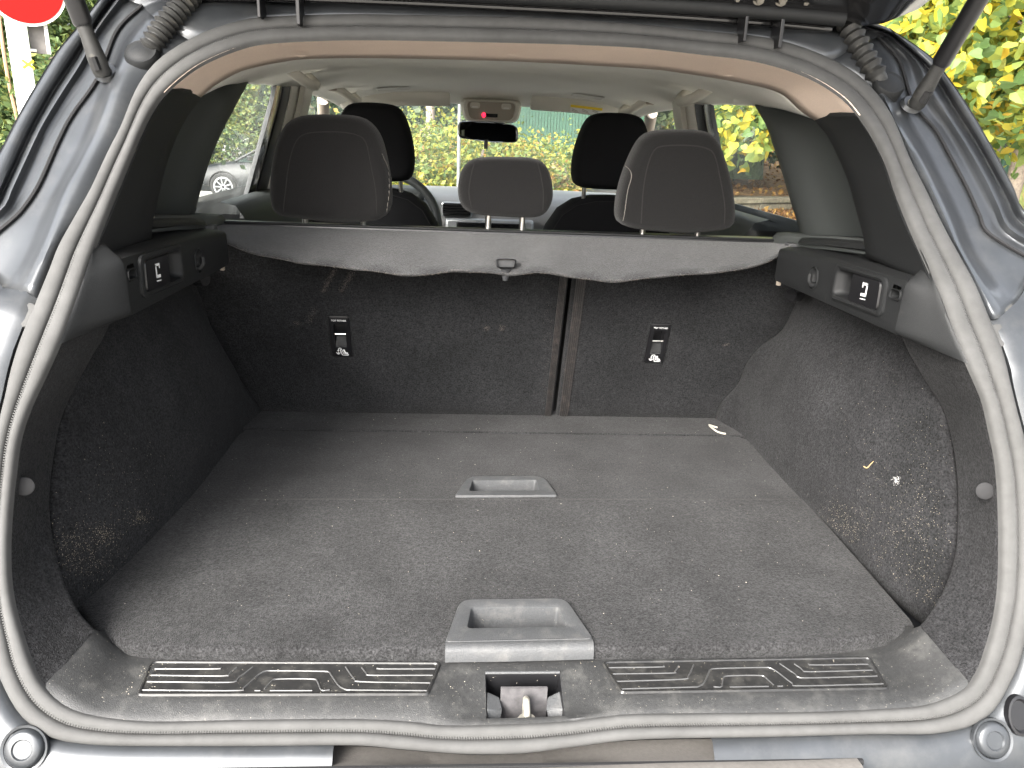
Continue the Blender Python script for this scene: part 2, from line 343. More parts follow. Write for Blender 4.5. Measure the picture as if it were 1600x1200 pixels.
# ---- painted jambs left and right of the opening
JL = [[(297, 64), (237, 107), (210, 150), (190, 200), (167, 243), (142, 297), (120, 337), (93, 383), (60, 467)],
      [(243, 28), (207, 75), (184, 130), (160, 195), (134, 247), (108, 295), (90, 340), (73, 383), (40, 455)],
      [(228, 15), (192, 60), (167, 120), (140, 190), (115, 245), (88, 295), (66, 340), (45, 385), (5, 450)],
      [(222, 8), (182, 48), (152, 122), (112, 180), (90, 222), (62, 285), (40, 320), (17, 345), (-40, 390)],
      [(200, 0), (160, 50), (135, 105), (100, 160), (72, 207), (48, 262), (27, 305), (5, 340), (-50, 375)],
      [(190, -8), (150, 47), (128, 93), (95, 145), (65, 195), (39, 249), (20, 290), (0, 328), (-60, 360)],
      [(183, -12), (144, 46), (120, 88), (84, 142), (52, 200), (27, 253), (8, 292), (-12, 328), (-70, 355)],
      [(178, -14), (137, 46), (110, 84), (72, 145), (38, 205), (14, 258), (-3, 297), (-25, 330), (-80, 352)],
      [(168, -14), (128, 38), (95, 78), (61, 132), (30, 186), (9, 227), (-15, 270), (-40, 310), (-95, 332)]]
JR = [[(1300, 96), (1340, 120), (1370, 150), (1392, 182), (1420, 250), (1446, 300), (1470, 350), (1500, 405), (1545, 500)],
      [(1345, 68), (1372, 118), (1390, 165), (1407, 200), (1437, 250), (1462, 300), (1483, 345), (1503, 392), (1563, 495)],
      [(1360, 62), (1390, 110), (1408, 160), (1428, 200), (1456, 250), (1482, 300), (1503, 345), (1525, 395), (1590, 470)],
      [(1372, 58), (1405, 95), (1427, 160), (1462, 203), (1487, 248), (1513, 297), (1530, 335), (1546, 365), (1620, 410)],
      [(1383, 56), (1420, 97), (1440, 150), (1478, 200), (1505, 245), (1530, 293), (1550, 330), (1570, 365), (1630, 400)],
      [(1389, 55), (1432, 95), (1453, 133), (1485, 185), (1515, 232), (1542, 280), (1560, 318), (1580, 357), (1640, 390)],
      [(1393, 54), (1440, 95), (1464, 127), (1492, 172), (1524, 222), (1552, 272), (1572, 310), (1592, 348), (1650, 382)],
      [(1396, 53), (1445, 95), (1472, 125), (1500, 168), (1530, 217), (1560, 270), (1580, 305), (1600, 340), (1660, 372)],
      [(1388, 44), (1450, 87), (1482, 125), (1512, 170), (1537, 212), (1562, 257), (1580, 292), (1600, 330), (1670, 362)]]
JROWS = {}
JD = [0.008, -.004, .036, .040, .040, .024, .036, .016, .014]
for s, J in ((-1, JL), (1, JR)):
    rows = [resample([O(*p, JD[i]) for p in J[i]], 40) for i in range(9)]
    rows = [[p+V((0, .012, 0)) for p in rows[0]]]+rows
    rows.append([p+V((s*.012, .06, 0)) for p in rows[-1]]); rows.append([p+V((s*.05, .5, .01)) for p in rows[-1]])
    JROWS[s] = rows
    jb = loft('body_jamb', rows_smooth(rows, 44), M['paint'], car, smooth=50, solid=.0015)
    tag(jb, 'blue-grey painted jamb with water channel, '+('left' if s < 0 else 'right')+' of the opening')
    # pressed step line and its ridge
    seamp = resample([O(*p, .036) for p in J[3]], 60)
    tube('panel_seam', [p for p in seamp], .0028, M['black_matte'], jb, seg=6)
# lower body band round the corners of the opening
def band(lo, hi, out_w, name, m, d0=.004, dz=.0):
    ks = [k for k in range(NS) if lo <= -180+360*(k+.5)/NS <= hi]
    rows = []
    for w_, dy in ((d0, .015), (d0, -.002), (d0+.012, -.008), (d0+.05, -.006), (out_w, .0), (out_w+.03, .03)):
        r = []
        for k in ks:
            p = sout_c[k]; tdir = sout_c[(k+1) % NS]-sout_c[(k-1) % NS]; nrm = V((tdir.z, 0, -tdir.x)).normalized()
            if nrm.dot(V((p.x, 0, p.z-OC.z))) < 0: nrm = -nrm
            q = p+nrm*w_; q.y = interp(q.z, GZ, GY)+dy; r.append(q)
        e_ = JROWS[1 if lo > 0 else -1][(0, 1, 2, 3, 6, 9)[len(rows)]][-1]
        r = [e_]+r if lo > 0 else r+[e_]
        rows.append(r)
    return loft(name, rows, m, car, smooth=60)
tag(band(82, 150, .17, 'rear_corner_panel', M['paint']), 'pale blue-grey corner of the bumper, right of the sill')
tag(band(-150, -82, .17, 'rear_corner_panel', M['paint']), 'pale blue-grey corner of the bumper, left of the sill')
for s, c, r_ in ((-1, (38, 1170), 23), (1, (1551, 1156), 23)):
    p = O(*c, -.010); n = seal_normal(p); u_ = V((1, 0, 0)); v_ = n.cross(u_)
    rows = []
    for rr, hh in ((.0265, -.004), (.0265, .0015), (.0235, .0005), (.0225, -.003), (.021, .0035), (.0185, .0055), (.012, .0058), (.0105, .004), (.004, .004)):
        rows.append([p+(u_*cos(2*pi*k/28)+v_*sin(2*pi*k/28))*rr+n*hh for k in range(28)])
    loft('round_plug', rows, M['silver'] if 0 else M['paint'], car, cu=True, cap=True, smooth=50)
p = O(1590, 1117, -.008); n = seal_normal(p)
bolt = MB(); u_ = V((1, 0, 0)); v_ = n.cross(u_)
rows = [[p+(u_*cos(2*pi*k/20)*a+v_*sin(2*pi*k/20)*a*1.5)+n*h for k in range(20)] for a, h in ((.017, -.002), (.0165, .006), (.014, .0065), (.012, .003))]
loft('bolt_recess', rows, M['black'], car, cu=True, cap=True)
# round plugs on the flange beside the seal
for c in ((40, 492), (1561, 524)):
    p = O(*c, -.001); n = seal_normal(p); u_ = V((1, 0, 0)); v_ = n.cross(u_)
    loft('flange_plug', [[p+(u_*cos(2*pi*k/20)+v_*sin(2*pi*k/20))*a+n*h for k in range(20)] for a, h in ((.0165, -.003), (.016, .001), (.013, .0018), (.006, .0012))], M['rubber'], car, cu=True, cap=True)
# bumper top between the corners
lo_k = [k for k in range(NS) if abs(sout_c[k].x) <= .425 and sout_c[k].z < .1]; lo_k.sort(key=lambda k: sout_c[k].x)
base = resample([sout_c[k] for k in lo_k], 60)
rows = []
for dy, dz, flat in ((.03, -.03, 0), (.0, -.026, 0), (-.004, -.018, .6), (-.012, -.014, 1), (-.05, -.018, 1), (-.058, -.022, 1), (-.063, -.021, 1), (-.085, -.025, 1), (-.10, -.038, 1), (-.108, -.07, 1), (-.105, -.20, 1), (-.08, -.34, 1), (-.03, -.42, 1)):
    zc = sum(p.z for p in base)/len(base)
    rows.append([V((p.x, (p.y*(1-flat)+(-.048)*flat)+dy-.03*flat*(p.x/.5)**2*0, p.z*(1-flat)+(-.037)*flat+dz+.0)) for p in base])
bp_ = loft('bumper', rows, M['fascia'], car, smooth=40)
tag(bp_, 'brownish grey textured plastic bumper top below the sill')
tube('gap_line', [V((x/50, -.047-.004, -.056)) for x in range(-21, 22)], .004, M['black_matte'], bp_, seg=6)
for s in (-1, 1):
    P0 = [V((s*x, y, z)) for x, y, z in ((.40, -.150, -.082), (.60, -.128, -.075), (.74, -.03, -.01), (.815, .12, .12))]
    loft('bumper_corner', [resample([p+V((0, 0, dz)) for p in P0], 16) for dz in (.004, -.02, -.12, -.25, -.36)], M['paint'], car, smooth=60)

# ---- roof jamb above the seal and roof skin
xe_ = {s: JROWS[s][1][0].x for s in (-1, 1)}
top = resample([JROWS[-1][1][0]]+[p for p in sout_c if p.z > .6 and xe_[-1]+.01 < p.x < xe_[1]-.01]+[JROWS[1][1][0]], 90, smooth=False)
MO = [(.012, -.004), (.010, .002), (.012, .012), (.016, .020), (.020, .027), (.024, .033), (.028, .037), (.032, .040), (.036, .043), (.06, .050), (.14, .056)]
rows = []
for i in range(len(MO)):
    r = []
    for p in top:
        sd_ = 1 if p.x > 0 else -1; t = min(1, max(0, (abs(p.x)-.30)/(abs(xe_[sd_])-.30))); w_ = t*t*(3-2*t)
        E_ = JROWS[sd_][i][0]-JROWS[sd_][1][0]; r.append(p+V((0, *MO[i])).lerp(E_, w_))
    rows.append(r)
rj = loft('roof_jamb', rows_smooth(rows, 30), M['paint'], car, smooth=50)
tag(rj, 'painted rear edge of the roof above the seal')
roof_rows = []
for y, zc, xe, ze in ((.60, .885, .60, .80), (.9, .90, .64, .80), (1.4, .90, .65, .80), (1.9, .87, .62, .785), (2.25, .82, .58, .75)):
    roof_rows.append([V((xe*t, y, ze+(zc-ze)*(1-abs(t)**3))) for t in [i/12-1 for i in range(25)]])
tag(loft('roof', rows_smooth(roof_rows, 20), M['paint'], car, smooth=60, solid=.002), 'painted roof')

# ---- headliner and beige rear header trim
i0 = min(range(NS), key=lambda k: (sin_c[k]-O(257, 146)).length); i1 = min(range(NS), key=lambda k: (sin_c[k]-O(1347, 187)).length)
hdr_rear = resample(sin_c[i0:i1+1], 120)
HF = [(311, 155), (332, 137), (350, 125), (375, 112), (400, 105), (440, 97), (487, 92), (600, 91), (800, 96), (1000, 107), (1070, 115), (1150, 128), (1200, 139), (1225, 150), (1250, 173), (1277, 191)]
hdr_front = resample([aty(x, y, .72-.08*(abs(x-795)/490)**3) for x, y in HF], 120)
rows = [[p+V((0, .000, .002)) for p in hdr_rear], [p+V((0, .007, .0)) for p in hdr_rear], [a.lerp(b, .25)+V((0, 0, .004)) for a, b in zip(hdr_rear, hdr_front)], [a.lerp(b, .8)+V((0, 0, .002)) for a, b in zip(hdr_rear, hdr_front)], hdr_front]
hd = loft('rear_header_trim', rows, M['beige'], car, smooth=60, solid=.004, offset=1)
tag(hd, 'pinkish beige plastic trim along the rear edge of the headliner')
for c in ((470, 86), (803, 85), (1138, 117)):
    p = aty(*c, .62); 
    mb = MB(); mb.add([p+V((.012*cos(2*pi*k/14), .004*sin(2*pi*k/14)-.0, -.0005)) for k in range(14)]+[p+V((0, 0, -.0035))], [(k, (k+1) % 14, 14) for k in range(14)]); mb.build('clip_cover', M['beige'], hd)
hl = [[p+V((0, .001, .003)) for p in hdr_front]]
for y, zc, xe, ze in ((.9, .809, .566, .742), (1.2, .818, .59, .758), (1.445, .82, .602, .766), (1.9, .812, .56, .757), (2.1, .80, .54, .742), (2.24, .765, .52, .72)):
    hl.append([V((xe*t, y, ze+(zc-ze)*(1-abs(t)**4))) for t in [i/59.5-1 for i in range(120)]])
hln = loft('headliner', rows_smooth(hl, 40), M['liner'], car, smooth=80, solid=.004, offset=1)
tag(hln, 'pale grey fabric headliner')
def liner_z(x, y):
    ys = [.9, 1.2, 1.445, 1.9, 2.1, 2.24]; zc = interp(y, ys, [.809, .818, .82, .812, .80, .765]); xe = interp(y, ys, [.566, .59, .602, .56, .54, .52]); ze = interp(y, ys, [.742, .758, .766, .757, .742, .72])
    return ze+(zc-ze)*(1-min(1, abs(x)/xe)**4)
for c in ((615, 138), (918, 150)):
    d = ray(*c); q = None
    for k in range(200):
        p = CAM+d*(1.8+k*.01)
        if p.z > liner_z(p.x, p.y)-.001 or k == 199: q = p; break
    q.z = liner_z(q.x, q.y)-.001
    loft('lamp_cover', [[V((q.x+a.x*k, q.y+a.y*k, liner_z(q.x+a.x*k, q.y+a.y*k)-.0005-.0022*(k < 1))) for a in roundpoly([(-.055, -.04), (.055, -.04), (.055, .04), (-.055, .04)], .012)] for k in (1, .93, .9)], M['liner_plastic'], hln, cu=True, cap=True)

# ---- grab handles
def grab(p, s, L=.10):
    """arched handle: p at its middle on the liner edge, runs along y"""
    path = [V((p.x+s*.012, p.y-L, p.z+.006)), V((p.x-s*.020, p.y-L*.92, p.z-.006)), V((p.x-s*.054, p.y-L*.62, p.z-.030)), V((p.x-s*.062, p.y, p.z-.036)), V((p.x-s*.054, p.y+L*.62, p.z-.028)), V((p.x-s*.020, p.y+L*.92, p.z-.004)), V((p.x+s*.012, p.y+L, p.z+.008))]
    g_ = tube('grab_handle', resample(path, 36), lambda t: .0125+.003*abs(2*t-1)**4, M['liner_plastic'], car, seg=10, smooth=80)
    for e in (-1, 1):
        mb = MB(); mb.box((-.016, -.022, -.012), (.016, .022, .012)); mb.v = [v+V((p.x+s*.004, p.y+e*L*.97, p.z+.002)) for v in mb.v]; mb.build('handle_foot', M['liner_dark'] if e < 0 else M['liner_plastic'], g_, bevel=.006)
for s in (-1, 1):
    grab(V((s*.525, 1.27, .800)), s); grab(V((s*.505, 1.94, .785)), s)

# ---- D-pillar trims, quarter pockets, side windows
def PLX(z): return .567-.125*(z-.525)
def pillar_pt(x, y, s):
    X = .56
    for _ in range(6):
        p = atx(x, y, s*X); X = PLX(p.z)
    return p
PE = {-1: [(322, 138), (311, 155), (295, 175), (275, 212), (257, 262), (248, 300), (238, 342), (237, 350), (236, 364), (236, 376)], 1: [(1266, 174), (1277, 191), (1293, 210), (1311, 245), (1327, 285), (1337, 322), (1348, 362), (1350, 374), (1352, 388), (1353, 400)]}
SI = {-1: [(266, 138), (257, 146), (235, 178), (217, 215), (207, 240), (182, 300), (158, 360), (150, 378), (143, 397), (138, 412)], 1: [(1338, 176), (1347, 187), (1365, 215), (1385, 255), (1395, 285), (1417, 345), (1440, 395), (1448, 413), (1456, 432), (1463, 448)]}
WR = {-1: [(386, 120), (378, 134), (357, 174), (337, 212), (320, 252), (305, 300), (299, 323), (296, 338)], 1: [(1174, 149), (1181, 163), (1199, 195), (1214, 238), (1227, 278), (1240, 322), (1250, 352), (1253, 368)]}
def gx(z, off=0): return .667-.25*(z-.5)-off
def wpl(x, y, s, off=0):
    X = .64
    for _ in range(6):
        p = atx(x, y, s*X); X = gx(p.z, off)
    return p
for s in (-1, 1):
    a = resample([O(*p) for p in SI[s]], 30); b = resample([pillar_pt(*p, s) for p in PE[s]], 30)
    rows = [[p+V((s*.007, .012, 0)) for p in a], [p+V((0, .010, 0)) for p in a], [p.lerp(q, .35) for p, q in zip(a, b)], [p.lerp(q, .7) for p, q in zip(a, b)], [p.lerp(q, .97) for p, q in zip(a, b)], [q+V((s*.006, .004, 0)) for q in b]]
    dp = loft('pillar_trim', rows, M['plastic'], car, smooth=50, solid=.003, offset=-1)
    tag(dp, 'black plastic rear pillar trim on the '+('left' if s < 0 else 'right'))
    wr = resample([wpl(*p, s) for p in WR[s]], 30)
    b2 = [q+V((s*.004, .003, 0)) for q in b]
    rows = [b2, [q+V((s*.04, .012, 0)) for q in b2], [q+V((s*.075, .06, 0)) for q in b2]]
    def at_t(t, dx): return [p.lerp(q, t)+V((s*dx, 0, 0)) for p, q in zip(b2, wr)]
    rows += [at_t(.38, .055), at_t(.55, .03), at_t(.68, -.004), at_t(.78, -.018), at_t(.88, -.012), at_t(.96, -.004), [q+V((s*.012, .004, 0)) for q in wr]]
    tag(loft('quarter_pocket', rows_smooth(rows, 36), M['trim_grey'], car, smooth=80, solid=.003), 'sculpted dark grey trim behind the rear side window')
# ---- side windows, door frames, B pillars
WF = {-1: [(428, 136), (376, 327)], 1: [(1112, 160), (1148, 352)]}
for s in (-1, 1):
    c = [WR[s][1], WF[s][0], WF[s][1], WR[s][6]]
    c = [(c[0][0], c[0][1]-14), (c[1][0], c[1][1]-14), (c[2][0], c[2][1]+8), (c[3][0], c[3][1]+10)]
    vs = [wpl(x, y, s, -.008) for x, y in c]
    vs[0] += (vs[0]-vs[1])*.25; vs[3] += (vs[3]-vs[2])*.25
    rows = [resample([vs[0], vs[1]], 8, smooth=False), resample([vs[3], vs[2]], 8, smooth=False)]
    g_ = loft('side_window', rows, M['glass'], car, smooth=None); tag(g_, ('left' if s < 0 else 'right')+' rear door window, glass spotted with dried rain')
    t0, b0 = V((*WF[s][0], 0)), V((*WF[s][1], 0))
    def strip(name, o0, o1, off0, off1, m, k0=1.0, thick=.02):
        r0 = [wpl(t0.x*(1-t)+b0.x*t-s*(o0[0]*(1-t)+o0[1]*t), t0.y*(1-t)+b0.y*t+(-10 if t == 0 else 14 if t == 1 else 0), s, off0) for t in [k/10 for k in range(11)]]
        r1 = [wpl(t0.x*(1-t)+b0.x*t-s*(o1[0]*(1-t)+o1[1]*t), t0.y*(1-t)+b0.y*t+(-10 if t == 0 else 14 if t == 1 else 0), s, off1) for t in [k/10 for k in range(11)]]
        mid = [p.lerp(q, .5)+V((-s*.006, 0, 0)) for p, q in zip(r0, r1)]
        back = [p+V((s*thick, .01, 0)) for p in r1]; bk0 = [p+V((s*thick, 0, 0)) for p in r0]
        return loft(name, [bk0, r0, mid, r1, back], m, car, cv=True, smooth=50)
    tag(strip('window_frame', (0, 0), (3, 3), 0, .004, M['handle_plastic'], thick=.003), 'pale rubber edge of the door window')
    tag(strip('door_frame', (3, 3), (17, 18), .004, .008, M['gloss'], thick=.004), 'black door window frame')
    tag(strip('pillar_seal', (17, 18), (30, 36), .012, .022, M['black'], thick=.008), 'black rubber seal on the door pillar')
    tag(strip('pillar_cover', (30, 36), (54, 60), .026, .040, M['liner'], thick=.015), 'pale cover of the door pillar')
    tag(strip('belt_bracket', (51, 58), (63, 70), .055, .062, M['liner_plastic'], thick=.015), 'seat belt slot on the door pillar')
    # front door window glimpsed between pillars
    vs = [V((s*gx(z, -.006), y, z)) for y, z in ((1.75, .78), (2.28, .70), (2.75, .49), (1.75, .49))]
    mesh('front_window', vs, [(0, 1, 2, 3)], M['glass'], car, smooth=None)
    # windscreen pillar
    tube('screen_pillar', resample([V((s*.60, 2.2, .76)), V((s*.64, 2.45, .63)), V((s*.69, 2.85, .45))], 12), .022, M['liner_dark'], car, seg=10, smooth=80)
    # door sill trim under the windows, and door skin
    rows = [resample([V((s*(.668+dx), y, .488+dz)) for y in (1.06, 1.4, 2.0, 2.7)], 12) for dx, dz in ((0, .0), (-.02, .008), (-.055, .0), (-.075, -.03), (-.08, -.3), (-.05, -.55))]
    tag(loft('door_trim', rows, M['trim_grey'], car, smooth=60), 'dark door trim under the side windows')
    rows = [resample([V((s*X, y, z)) for X, y in ((.70, .30), (.735, .8), (.75, 1.5), (.73, 2.4), (.70, 3.1), (.60, 3.7))], 24) for X, z in ((0, .49),)]
    prof = [(0, .49), (.05, .44), (.10, .34), (.12, .15), (.115, -.1), (.10, -.3), (.06, -.42)]
    rows = [resample([V((s*(X+dx*f), y, z-.10*max(0, y-2.6)*(z > .3))) for X, y, f in ((.745, .30, 1), (.745, .8, 1), (.75, 1.5, 1), (.74, 2.4, 1), (.70, 3.1, 1), (.60, 3.65, .6))], 30) for dx, z in prof]
    tag(loft('body_side', rows, M['paint'], car, smooth=60, solid=.002), 'painted body side')
    for yy in (.62, 3.25):
        wc = V((s*.80, yy, GROUND+.34))
        tr = [[wc+V((s*dx, cos(2*pi*k/32)*r_, sin(2*pi*k/32)*r_)) for k in range(32)] for dx, r_ in ((-.1, .20), (-.11, .30), (-.09, .34), (.06, .34), (.08, .31), (.075, .23))]
        wo_ = loft('wheel', tr, M['tyre'], car, cu=True, smooth=40)
        loft('rim', [[wc+V((s*dx, cos(2*pi*k/32)*r_, sin(2*pi*k/32)*r_)) for k in range(32)] for dx, r_ in ((.072, .232), (.06, .20), (.065, .06), (.07, .02))], M['silver'], wo_, cu=True, cap=True)
# front body, bonnet and floor pan
bn = [[V((x, y, z-.06*(abs(x)/.75)**2)) for x in [i*.15-.75 for i in range(11)]] for y, z in ((2.88, .42), (3.2, .38), (3.55, .30), (3.78, .15), (3.84, -.1), (3.8, -.38))]
tag(loft('bonnet', bn, M['paint'], car, smooth=60), 'painted bonnet')
fl = MB(); fl.box((-.80, .02, -.46), (.80, 3.7, -.42)); fl.build('floor_pan', M['black_matte'], car)
fl = MB(); fl.box((-.62, .995, -.40), (.62, 1.0, .02)); fl.build('seat_bulkhead', M['black_matte'], car)

# ---- boot: side carpets
for s in (-1, 1):
    edge = [SB(*p) for p in ([(296, 415), (305, 446), (321, 493), (342, 552), (366, 584), (388, 615), (405, 641), (410, 655)] if s < 0 else [(1262, 430), (1251, 460), (1235, 497), (1220, 521), (1192, 540), (1168, 568), (1155, 600), (1127, 631), (1117, 663)])]
    c0 = [(abs(p.x), p.y-.002, p.z) for p in edge]
    cols = [c0,
            [(.690, .80, .43), (.655, .815, .335), (.612, .835, .227), (.582, .85, .14), (.576, .86, .074), (.576, .865, -.01)],
            [(.690, .68, .43), (.645, .68, .335), (.596, .68, .227), (.576, .68, .14), (.576, .68, .07), (.577, .68, -.01)],
            [(.685, .52, .43), (.645, .50, .335), (.599, .50, .227), (.581, .50, .14), (.580, .50, .07), (.580, .50, -.01)],
            [(.678, .40, .43), (.648, .37, .335), (.616, .34, .227), (.602, .31, .14), (.600, .30, .07), (.598, .29, -.01)],
            [(.668, .36, .43), (.650, .315, .335), (.634, .255, .227), (.626, .20, .14), (.622, .175, .08), (.618, .165, -.01)],
            [(.668, .345, .43), (.654, .300, .335), (.642, .236, .227), (.635, .180, .14), (.631, .155, .08), (.627, .145, -.01)],
            [(.685, .345, .43), (.674, .300, .335), (.662, .238, .227), (.655, .182, .14), (.651, .157, .08), (.647, .147, -.01)],
            [(.73, .37, .43), (.73, .33, .335), (.715, .27, .227), (.705, .21, .14), (.695, .18, .08), (.685, .17, -.01)],
            [(.745, .33, .43), (.745, .26, .335), (.745, .19, .227), (.73, .13, .14), (.71, .11, .07), (.69, .10, -.01)]]
    cols = [resample([V((s*x, y, z)) for x, y, z in c], 26) for c in cols]
    fine = rows_smooth(cols, 100)
    w_ = loft('side_carpet', fine, M['carpet_side'] if 'carpet_side' in M else M['carpet'], car, smooth=80, solid=.004)
    tag(w_, 'black carpet lining the '+('left' if s < 0 else 'right')+' wall of the boot, dusty low down')
# flange carpets beside the opening
FZ, FY = [-.05, .041, .075, .173, .314, .40, .5], [.05, .092, .112, .18, .275, .33, .38]
def FP(x, y): return hit(x, y, lambda z: interp(z, FZ, FY))
FE = {-1: [(176, 496), (160, 530), (145, 555), (121, 598), (105, 630), (92, 667), (84, 712), (79, 750), (77, 787), (79, 820), (84, 850), (96, 900), (110, 932), (125, 960), (147, 984)],
      1: [(1405, 515), (1420, 550), (1432, 571), (1449, 600), (1470, 632), (1482, 665), (1491, 707), (1496, 750), (1497, 800), (1495, 850), (1490, 878), (1482, 905), (1470, 932), (1450, 965), (1438, 979)]}
FS = {-1: [(112, 490), (100, 520), (92, 540), (66, 598), (50, 632), (37, 667), (29, 700), (24, 740), (20, 775), (17, 812), (15, 850), (16, 900), (22, 945), (35, 992), (50, 1037), (70, 1073)],
      1: [(1478, 490), (1495, 530), (1510, 565), (1525, 600), (1537, 630), (1547, 675), (1557, 725), (1562, 800), (1562, 900), (1555, 962), (1542, 1012), (1525, 1055), (1514, 1068)]}
for s in (-1, 1):
    a = resample([O(*p) for p in FS[s]], 50); b = resample([FP(*p) for p in FE[s]], 50)
    rows = [[p+V((s*.006, .003, 0)) for p in a], [p+V((0, .006, 0)) for p in a], [p.lerp(q, .4)+V((0, -.006, 0)) for p, q in zip(a, b)], [p.lerp(q, .85)+V((0, -.006, 0)) for p, q in zip(a, b)], b, [q+V((s*.012, .008, -.002)) for q in b], [q+V((s*.04, .02, -.004)) for q in b]]
    f_ = loft('flange_carpet', rows_smooth(rows, 26), M['carpet_flange'] if 'carpet_flange' in M else M['carpet'], car, smooth=80)
    tag(f_, 'charcoal carpet strip between the seal and the '+('left' if s < 0 else 'right')+' wall recess')
    c = FP(38, 760) if s < 0 else FP(1539, 767)
    c = O(*((38, 760) if s < 0 else (1539, 767)), .018)
    n = V((-s*.35, -1, .25)).normalized(); u_, v_ = frame_of(n)
    rows = [[c+(u_*cos(2*pi*k/18)+v_*sin(2*pi*k/18))*r_+n*h for k in range(18)] for r_, h in ((.0115, -.004), (.0115, .001), (.009, .0022), (.004, .0026))]
    loft('carpet_clip', rows, M['black_matte'], f_, cu=True, cap=True, smooth=60)

# ---- boot: floor panels
FZ0 = .02
def fpt(x, y, z=FZ0): return atz(x, y, z)
rear_out = [(278, 778), (200, 856), (121, 933), (128, 955), (142, 976), (160, 992), (185, 1003), (225, 1010), (300, 1014), (450, 1016), (690, 1015)]
rear_out_r = [(930, 1012), (1180, 1010), (1260, 1006), (1330, 1000), (1385, 992), (1415, 985), (1430, 976), (1405, 945), (1330, 860), (1257, 778)]
outl = resample([fpt(*p) for p in rear_out], 60)+resample([fpt(*p) for p in rear_out_r], 60)
# cut-out for the handle: notch in the rear edge
def floor_panel(name, loop, mat_, drop=.022, edge=.008, hole=None):
    c = sum(loop, V())/len(loop)
    def off(d, dz):
        out = []
        for i, p in enumerate(loop):
            t = (loop[(i+1) % len(loop)]-loop[i-1]).normalized(); n = V((t.y, -t.x, 0))
            if n.dot(p-c) < 0: n = -n
            out.append(p-n*d+V((0, 0, dz)))
        return out
    rows = [off(.002, -drop), off(0, -edge), off(.0015, -edge*.4), off(edge*.55, 0), off(edge*1.6, .0006)]
    vs, fs = grid(rows, cu=True); n = len(loop)
    bm = bmesh.new(); lv = [bm.verts.new(p) for p in rows[-1]]; hv = [bm.verts.new(atz(x, y, loop[0].z+.0006)) for x, y in hole]
    es = [bm.edges.new((q[i], q[(i+1) % len(q)])) for q in (lv, hv) for i in range(len(q))]
    bmesh.ops.triangle_fill(bm, use_beauty=True, edges=es); bm.verts.index_update(); base_i = len(vs)
    vs = vs+[v.co.copy() for v in bm.verts]; fs += [tuple(v.index+base_i for v in f.verts) for f in bm.faces]; bm.free()
    return mesh(name, vs, fs, mat_, car, smooth=50)
outl = [p-V((0, 0, 0)) for p in outl]
rearp = floor_panel('boot_floor_panel', outl, M['carpet_floor'], edge=.006, hole=[(722, 990), (729, 948), (880, 947), (894, 987)]); tag(rearp, 'large worn dark grey carpeted boot floor panel nearest the sill')
front_loop = [fpt(*p) for p in ((274, 781), (340, 712), (374, 677))]+[V((-.565, .846, FZ0)), V((.56, .846, FZ0))]+[fpt(*p) for p in ((1180, 690), (1212, 728), (1261, 781))]
front_loop = resample(front_loop[:3], 6, smooth=False)+resample(front_loop[3:5], 20, smooth=False)+resample(front_loop[5:], 6, smooth=False)+resample([front_loop[-1], front_loop[0]], 24, smooth=False)[1:-1]
front_loop = [p-V((0, 0, .0012)) for p in front_loop]
frontp = floor_panel('boot_floor_panel', front_loop, M['carpet_floor'], edge=.003, hole=[(729, 770), (735, 750), (842, 749), (847, 769)]); tag(frontp, 'narrower carpeted boot floor panel towards the seats')
flap = [V((-.60, .849, .021)), V((.60, .849, .021)), V((.60, 1.0, .012)), V((-.60, 1.0, .012))]
mesh('floor_flap', [v for v in flap]+[v-V((0, 0, .01)) for v in flap], [(0, 1, 2, 3), (7, 6, 5, 4), (0, 4, 5, 1), (1, 5, 6, 2), (2, 6, 7, 3), (3, 7, 4, 0)], M['carpet_floor'], car, bevel=.003)
fb = MB(); fb.box((-.66, .03, -.09), (.66, 1.0, -.045)); fb.build('underfloor', M['black_matte'], car)
def handle(name, outer, slot, parent, r, zz=FZ0+.0015, lip=.004):
    def P2(pts): return [atz(x, y, zz).to_2d() for x, y in pts]
    o = roundpoly(P2(outer), r[0]); i = roundpoly(P2(slot), r[1]); cen = sum(i, V((0, 0)))/len(i); co = sum(o, V((0, 0)))/len(o)
    def R(pts, c, k, z): return [V(((p-c)*k+c).to_3d()[:2]+(z,)) for p in pts]
    rows = [R(o, co, 1.0, zz-.005), R(o, co, 1.0, zz+lip*.4), R(o, co, .985, zz+lip), R([p.lerp(q, .75) for p, q in zip(o, i)], co, 1, zz+lip*1.05), R(i, cen, 1.0, zz+lip*.6), R(i, cen, .975, zz-.004), R(i, cen, .95, zz-.045)]
    return loft(name, rows, M['handle_plastic'], parent, cu=True, cap=2, smooth=40)
handle('lift_handle', [(695, 1007), (719, 940), (884, 938), (928, 1002)], [(729, 984), (736, 952), (873, 951), (886, 981)], rearp, ([.006, .022, .022, .006], .006))
hl_ = [atz(x, y, FZ0+.0055) for x, y in ((696, 1006), (812, 1004.5), (927, 1001.5))]; hl_ = resample(hl_, 16)
loft('handle_lip', [[p+V((0, d, z)) for p in hl_] for d, z in ((.006, -.001), (0, 0), (-.006, -.002), (-.010, -.007), (-.011, -.021), (.002, -.023))], M['handle_plastic'], rearp, smooth=60)
handle('lift_handle', [(710, 776), (732, 745), (850, 745), (871, 775)], [(733, 768), (738, 752), (838, 751), (843, 767)], frontp, ([.004, .03, .03, .004], .005), lip=.002)
loopcord = resample([atz(x, y, .024) for x, y in ((1134, 678), (1122, 675), (1113, 669), (1108, 664), (1114, 666), (1121, 668))], 20)
tag(tube('elastic_loop', loopcord, .0022, mat('cord_pale', (.42, .39, .33), .8, var=.3, vscale=300), None, seg=6), 'small pale cord loop lying in the far right corner of the boot floor', 'cord')

